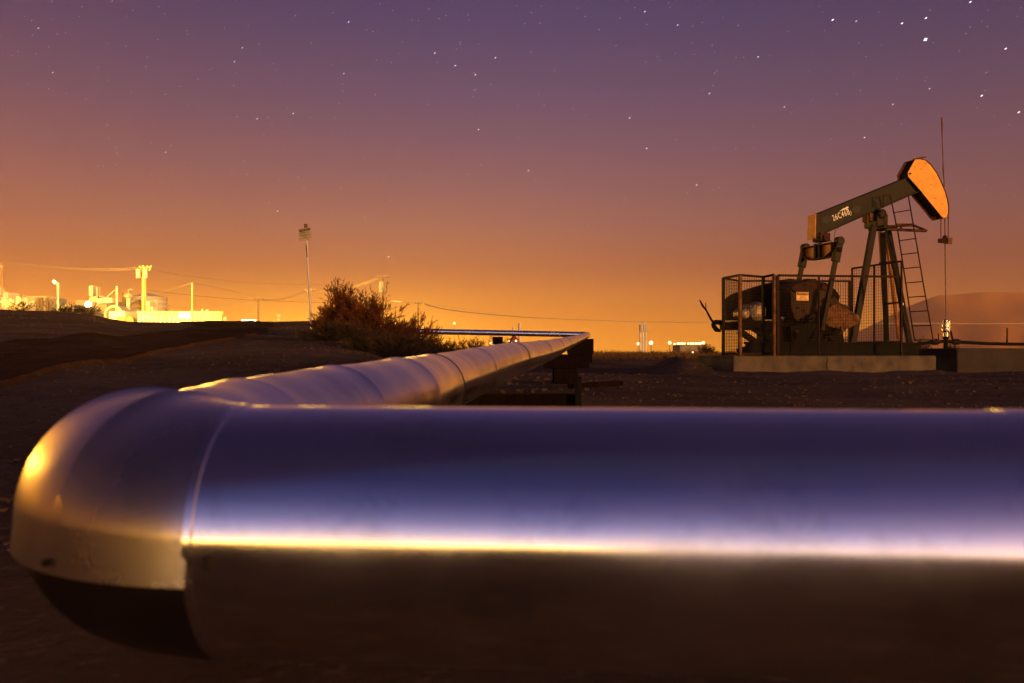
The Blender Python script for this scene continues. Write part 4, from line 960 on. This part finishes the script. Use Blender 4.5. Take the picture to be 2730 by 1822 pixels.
r = thing_at('marker_post', 'short round-topped marker on the crest between the light bar and sign pole', 'marker', q6(1150, 0)[0], 60); mb = MB(r.location); mb.tube([W(*q6(1150, 1005), 60), W(*q6(1150, 950), 60)], .05, 8); mb.ball(W(*q6(1150, 948), 60), .13); mb.build('shaft', 'plant_pale', r)

# poles
def pole(px, ytop, Y, r0, label, arm=None, gear=0, name='utility_pole', mats='pole_wood', group='power line poles', ybase=None):
    r = thing_at(name, label, 'utility pole', px, Y, group); t = W(px, ytop, Y); b = Vector((t.x, Y, gz(t.x, Y) - .3)); mb = MB(r.location)
    mb.tube([b, t], [r0 * 1.25, r0], 10); mb.build('pole', mats, r)
    if arm:
        for (xa, ya, xb, yb2) in arm:
            mb = MB(r.location); mb.bar(W(xa, ya, Y - r0 - .05), W(xb, yb2, Y - r0 - .05), .11, .1); ar = mb.build('crossarm', mats, r)
            n = 4
            for k in range(n):
                p = W(xa, ya, Y - r0 - .05).lerp(W(xb, yb2, Y - r0 - .05), (k + .15) / (n - .7)); mb = MB(r.location); mb.tube([p + Vector((0, 0, .04)), p + Vector((0, 0, .10)), p + Vector((0, 0, .16))], [.02, .045, .02], 8); mb.build('insulator', 'plant_pale', ar)
    if gear:
        for k in range(gear):
            p = W(px, ytop, Y) + Vector(((k - (gear - 1) / 2) * .6, -.3, -.75)); mb = MB(r.location); mb.tube([p - Vector((0, 0, .35)), p + Vector((0, 0, .35)), p + Vector((0, 0, .45))], [.17, .17, .08], 12); mb.build('transformer', 'plant_metal', r)
    return r
pole(q5(22, 0)[0], q5(0, 190)[1], 86, .06, 'slim pole at the left edge rising over the silo', arm=[(-4, 714, 9, 714)])
pole(q5(1870, 0)[0], q5(0, 232)[1], 74, .11, 'tall pole with crossarms and transformers in front of the storage tank', arm=[(q5(1815, 0)[0], q5(0, 262)[1], q5(1978, 0)[0], q5(0, 258)[1]), (q5(1830, 0)[0], q5(0, 290)[1], q5(1965, 0)[0], q5(0, 296)[1])], gear=2)
pole(q5(1896, 0)[0], q5(0, 268)[1], 75.5, .08, 'slightly shorter pole, right of a close pair in front of the storage tank')
pole(512.5, 754, 72, .065, 'bare pole without crossarm right of the glowing board')
pole(689, 796, 95, .09, 'pole with one crossarm beside the light bar', arm=[(676, 797, 702, 797)])
pole(825.5, 774, 80, .08, 'pole mostly hidden behind the leaning sign pole', arm=[(814, 775, 839, 775)])
pole(1019.5, 738, 62, .085, 'pole with a wide crossarm rising out of the bushes', arm=[(1004, 740, 1035, 739)], gear=1)
pole(1115, 806, 100, .08, 'distant pole with a crossarm over the airy bush', arm=[(1104, 808.5, 1127, 808.5)], gear=0)
pole(976, 793, 85, .08, 'far pole whose small crossarm just clears the bush tops', arm=[(962, 801, 992, 801)])
# wires
def wire(pts, Y0, Y1, r, label, m='wire', n=10):
    P = [Vector(p) for p in pts]; P = cr([(p.x, p.y) for p in P], n); k = len(P) - 1
    mb = MB(); o = None; Q = [W(p.x, p.y, Y0 + (Y1 - Y0) * i / k) for i, p in enumerate(P)]; o = Q[0].copy(); mb.o = o; mb.tube(Q, r * .45, 5)
    return tag(mb.build('power_line', m, loc=o), label, 'cable', 'overhead lines')
def v2(*a): return [Vector((x, y)) for x, y in a]
w1 = [q5(20, 183), q5(600, 240), q5(1100, 272), q5(1500, 276), q5(1820, 262)]
for k, (d0, d1_) in enumerate(((0, 0), (1.6, 3.4), (3.2, 5.6))):
    wire(v2(*[(x, y + d0 + (d1_ - d0) * i / 4) for i, (x, y) in enumerate(w1)]), 86, 74, .030, ('uppermost', 'middle', 'lowest')[k] + ' of three slack lines between the left edge pole and the transformer pole')
wire(v2(q5(1970, 285), q6(200, 575), q6(500, 612), q6(900, 655), q6(1430, 670), q6(1620, 676)), 74, 110, .035, 'faint high line sagging right from the transformer pole over the sign pole', 'wire')
wire(v2(q5(1900, 630), q5(2200, 560), q6(370, 655)), 80, 72, .025, 'line rising from the storage tank to the top of the bare pole')
wire(v2(q6(375, 655), q6(600, 695), q6(940, 778)), 72, 95, .028, 'line dropping right from the bare pole to the crossarm pole')
for k in range(2): wire(v2(q6(155, 856 + 6 * k), q6(380, 872 + 8 * k), q6(640, 850 + 12 * k), q6(925, 795 + 10 * k)), 90, 95, .035, ('upper', 'lower')[k] + ' of two slack lines from the storage tank to the crossarm pole')
for k in range(3): wire(v2(q6(1000, 797 + 3 * k), q6(1150, 798 + 6 * k), q6(1300, 758 + 8 * k), q6(1400, 716 + 8 * k)), 95, 80, .032, ('upper', 'middle', 'lower')[k] + ' of three lines from the crossarm pole to the pole behind the sign')
for k in range(3): wire(v2(q6(1450, 718 + 3 * k), q6(1600, 720 + 5 * k), q6(1800, 688 + 9 * k), q6(2045, 604 + 8 * k)), 80, 62, .028, ('upper', 'middle', 'lower')[k] + ' of three lines rising over the bush to the wide crossarm pole')
wire(v2(q6(0, 722), q6(400, 768), q6(860, 805), q6(1420, 826), q6(1600, 830)), 120, 120, .045, 'thin dark line passing low behind the poles left of the sign', 'wire_dark')
wire(v2(q6(2090, 640), q6(2115, 740), q6(2150, 860)), 62, 60, .014, 'thin guy wire slanting down from the wide crossarm pole')
wire(v2(q6(1425, 770), q6(1320, 915), q6(1285, 970)), 80, 78, .016, 'thin guy wire slanting down left from the pole behind the sign')
wire(v2(q7(1100, 430), q7(1350, 453)), 62, 100, .028, 'short line between the wide crossarm pole and the distant pole')
wire(v2(q7(1470, 468), (1200, 827), (1330, 841), (1468, 850), (1706, 858.5), (1900, 860), (2250, 861.5), (2730, 863), (3000, 862)), 100, 150, .12, 'long bright line running level across to the right behind the pumpjack')
wire(v2(q7(1440, 455), q7(1700, 490), q7(2350, 575)), 101, 120, .03, 'fainter line just above the long bright line by the distant pole')
wire(v2(q8(1750, 222), q8(2050, 245), q8(2350, 276), (2100, 918)), 150, 150, .04, 'faint line falling right from the three-post stand', 'wire')
# three-post stand
r = thing_at('transformer_stand', 'three-post stand carrying transformers beyond the dry grass, left of the pumpjack', 'transformer stand', 1713, 130); r.location.z = 0
for x in (1702, 1725, 1750):
    mb = MB(r.location); a, b = W(*q8(x, 388), 130), W(*q8(x, 165), 130); a.z -= 1; mb.tube([a, b], .16, 8); mb.build('post', 'plant_pale', r)
mb = MB(r.location)
for y in (160, 200): mb.bar(W(*q8(1690, y), 129.8), W(*q8(1762, y), 129.8), .2, .2)
mb.bar(W(*q8(1705, 130), 129.8), W(*q8(1738, 130), 129.8), .25, .2); mb.bar(W(*q8(1722, 200), 129.8), W(*q8(1722, 130), 129.8), .2, .2); mb.build('crossarm', 'plant_pale', r)
for x in (1712, 1735, 1752):
    mb = MB(r.location); p = W(*q8(x, 188), 129.3); mb.tube([p - Vector((0, 0, .5)), p + Vector((0, 0, .5))], .32, 10); mb.build('transformer', 'plant_metal', r)
# distant stacks and red tower between the pipes
for x, t, lb in ((567, 182, 'shorter distant stack behind the far crossing pipe'), (622, 142, 'taller distant stack behind the far crossing pipe')):
    r = thing_at('stack', lb, 'stack', q8(x, 0)[0], 200); mb = MB(r.location); a = W(*q8(x, 345), 200); a.z = -1; mb.tube([a, W(*q8(x, t), 200)], [.45, .32], 10); mb.build('shaft', 'plant_pale', r)
r = thing_at('red_tower', 'small red lit tower under the far crossing pipe', 'tower', q8(570, 0)[0], 190); mb = MB(r.location); mb.tube([W(*q8(572, 345), 190), W(*q8(572, 290), 190), W(*q8(572, 275), 190), W(*q8(572, 255), 190)], [1.3, 1.2, .7, .3], 10); mb.build('shell', 'red_steel', r)
for x, y in ((525, 300), (552, 318), (590, 300)):
    mb = MB(r.location); mb.ball(W(*q8(x, y), 188), .22); mb.build('lamp', 'lamp_far', r)
# far lights on the plain
def lamp(px, py, Y, s, label, group='far lights on the plain', m='lamp_far'):
    p = W(px, py, Y); r = root('light_mast', label, 'light', (p.x, Y, -.6), group=group); mb = MB(r.location); mb.ball(p, s); mb.build('lamp', m, r)
    mb = MB(r.location); mb.tube([Vector((p.x, Y, -.6)), p - Vector((0, 0, s))], s * .18, 6); mb.build('mast', 'plant_dark', r)
for px, py, s, lb in ((*q8(1798, 318), 1.0, 'round white light right of the three-post stand'), (*q8(1682, 326), .7, 'small light left of the three-post stand'), (*q8(1965, 317), .8, 'small light left of the long lit building'),
                      (*q8(2008, 328), .5, 'tiny light close to the left end of the lit building'), (*q8(2265, 317), .8, 'small light at the right end of the lit building'), (*q8(2172, 403), .45, 'lone low light in the grass below the lit building'),
                      (*q8(38, 143), .5, 'tiny light above the left end of the far crossing pipe'), (*q8(362, 318), .5, 'small light in the bushes under the far crossing pipe, left one'), (*q8(385, 333), .6, 'small light in the bushes under the far crossing pipe, right one'),
                      (2470, 938, .5, 'faint light glimpsed beside the wellhead')):
    lamp(px, py, 420 if py < 930 else 36.5, s if py < 930 else s * .09, lb)
r = thing_at('lit_building', 'long low building blazing with lights far beyond the grass', 'building', 1836, 450); r.location.z = -.6
mb = MB(r.location); bx(mb, 1803, 1872, 920, 943, 452, 20); mb.build('wall', 'plant_dark', r)
for x0, x1 in ((2030, 2062), (2070, 2105), (2125, 2140), (2150, 2185), (2192, 2215), (2222, 2244)):
    mb = MB(r.location); a, b = W(*q8(x0, 324), 440), W(*q8(x1, 324), 440); mb.tube([a, b], .5, 8); mb.build('light_row', 'lamp_far', r)

# sodium floodlights of the plant (lit lamps in view), then two assumed lamp posts beyond the left edge
def flood(p, power, size=1.5, name='plant_floodlight', col=(1, .57, .07)):
    l = bpy.data.lights.new(name, 'POINT'); l.energy = power * .55; l.color = col; l.shadow_soft_size = size
    o = bpy.data.objects.new(name, l); COL.objects.link(o); o.location = p
for (x, y, Y, pw) in ((55, 800, 66, 9000), (145, 795, 67, 7000), (240, 810, 68, 10000), (330, 815, 66, 9000), (410, 820, 64, 9000), (470, 825, 68, 5000), (540, 842, 66, 2500), (664, 848, 64, 2500), (860, 838, 56, 2500), (1010, 850, 50, 2200), (1110, 830, 80, 3500)):
    flood(W(x, y, Y), pw)
for k, (fx, fy, fh) in enumerate(((-44, 65, 4.6), (-56, 52, 5.2))):  # assumed posts out of view, added to light the elbow's rim and the pumpjack
    r = root('lamp_post', ('unseen lamp post assumed just outside the left edge', 'unseen lamp post assumed farther out to the left')[k], 'lamp post', (fx, fy, gz(fx, fy))); o = Vector(r.location)
    mb = MB(o); mb.tube([o, o + Vector((0, 0, fh))], [.14, .08], 10); mb.build('pole', 'plant_pale', r)
    mb = MB(o); mb.bar(o + Vector((0, 0, fh)), o + Vector((.8, -.6, fh + .15)), .3, .4); lh = mb.build('lamp_head', 'plant_metal', r)
    mb = MB(o); mb.ball(o + Vector((.6, -.5, fh - .12)), (.28, .28, .14)); mb.build('bulb', 'lamp_glow', lh)
    flood(o + Vector((.6, -.5, fh - .5)), 46000, 1.0, col=(1, .44, .05))  # assumed source, not one of the plant's visible lamps

# ------------------------------------------------------------------ stars
brt = [(2308, 112), (2125, 42), (2070, 54), (2253, 220), (2338, 258), (1911, 46), (2227, 5)]
mid = [(1965, 49), (1984, 316), (1484, 341), (1445, 271), (1213, 392), (1098, 298), (1045, 151), (1091, 172), (673, 261), (380, 350), (538, 142), (556, 110), (121, 167), (88, 65), (998, 122),
       (800, 51), (1137, 133), (789, 169), (1628, 215), (1740, 131), (1800, 246), (2049, 240), (2133, 204), (1599, 425), (892, 590), (637, 485), (1555, 58), (1480, 27), (590, 273)]
SY = 9000
def star_mb(mb, px, py, l, w):
    l *= .75; w *= .62; c = W(px, py, SY); d = Vector((.8, 0, .55)).normalized(); k = SY / F
    u = Vector((0, 1, 0)); s = d.cross(u).normalized()
    mb.add([c - d * l * k, c + s * w * k, c + d * l * k, c - s * w * k, c + u * w * k, c - u * w * k], [(0, 1, 5), (1, 2, 5), (2, 3, 5), (3, 0, 5), (1, 0, 4), (2, 1, 4), (3, 2, 4), (0, 3, 4)])
def star(px, py, l, w, label, grp=None, m='star'):
    c = W(px, py, SY); mb = MB(c); star_mb(mb, px, py, l, w); tag(mb.build('star', m, loc=c), label, 'star', grp)
k_ = 2730 / 2350
star(2124 * k_, 91 * k_, 9, 6.5, 'brightest white star high in the upper right sky')
for x, y in brt: star(x * k_, y * k_, 6.0, 2.6, 'bright short star streak in the upper right sky', 'bright stars at upper right')
for x, y in mid: star(x * k_, y * k_, 4.2, 1.2, 'small faint star streak in the purple sky', 'small stars')
random.seed(77); mb = MB()
for i in range(420):
    y = 800 * random.random() ** 1.6; star_mb(mb, random.uniform(-200, 2900), y - 60, random.uniform(2.4, 4.0), random.uniform(.8, 1.5))
tag(mb.build('faint_stars', 'star_faint', smooth=False), 'countless faint stars over the whole sky', 'stars', kind='stuff')

# ------------------------------------------------------------------ night haze over the plain
mb = MB(); mb.box((-6800, -3200, -8), (6800, 5400, 345))
hm = bpy.data.materials.new('haze'); hm.use_nodes = True; n = hm.node_tree.nodes; n.clear()
pv = n.new('ShaderNodeVolumePrincipled'); pv.inputs['Color'].default_value = (.96, .82, .70, 1); pv.inputs['Density'].default_value = .00018; pv.inputs['Anisotropy'].default_value = .75
ho = n.new('ShaderNodeOutputMaterial'); hm.node_tree.links.new(pv.outputs[0], ho.inputs['Volume'])
tag(mb.build('haze', hm), 'warm night haze over the whole plain', 'haze', kind='stuff')
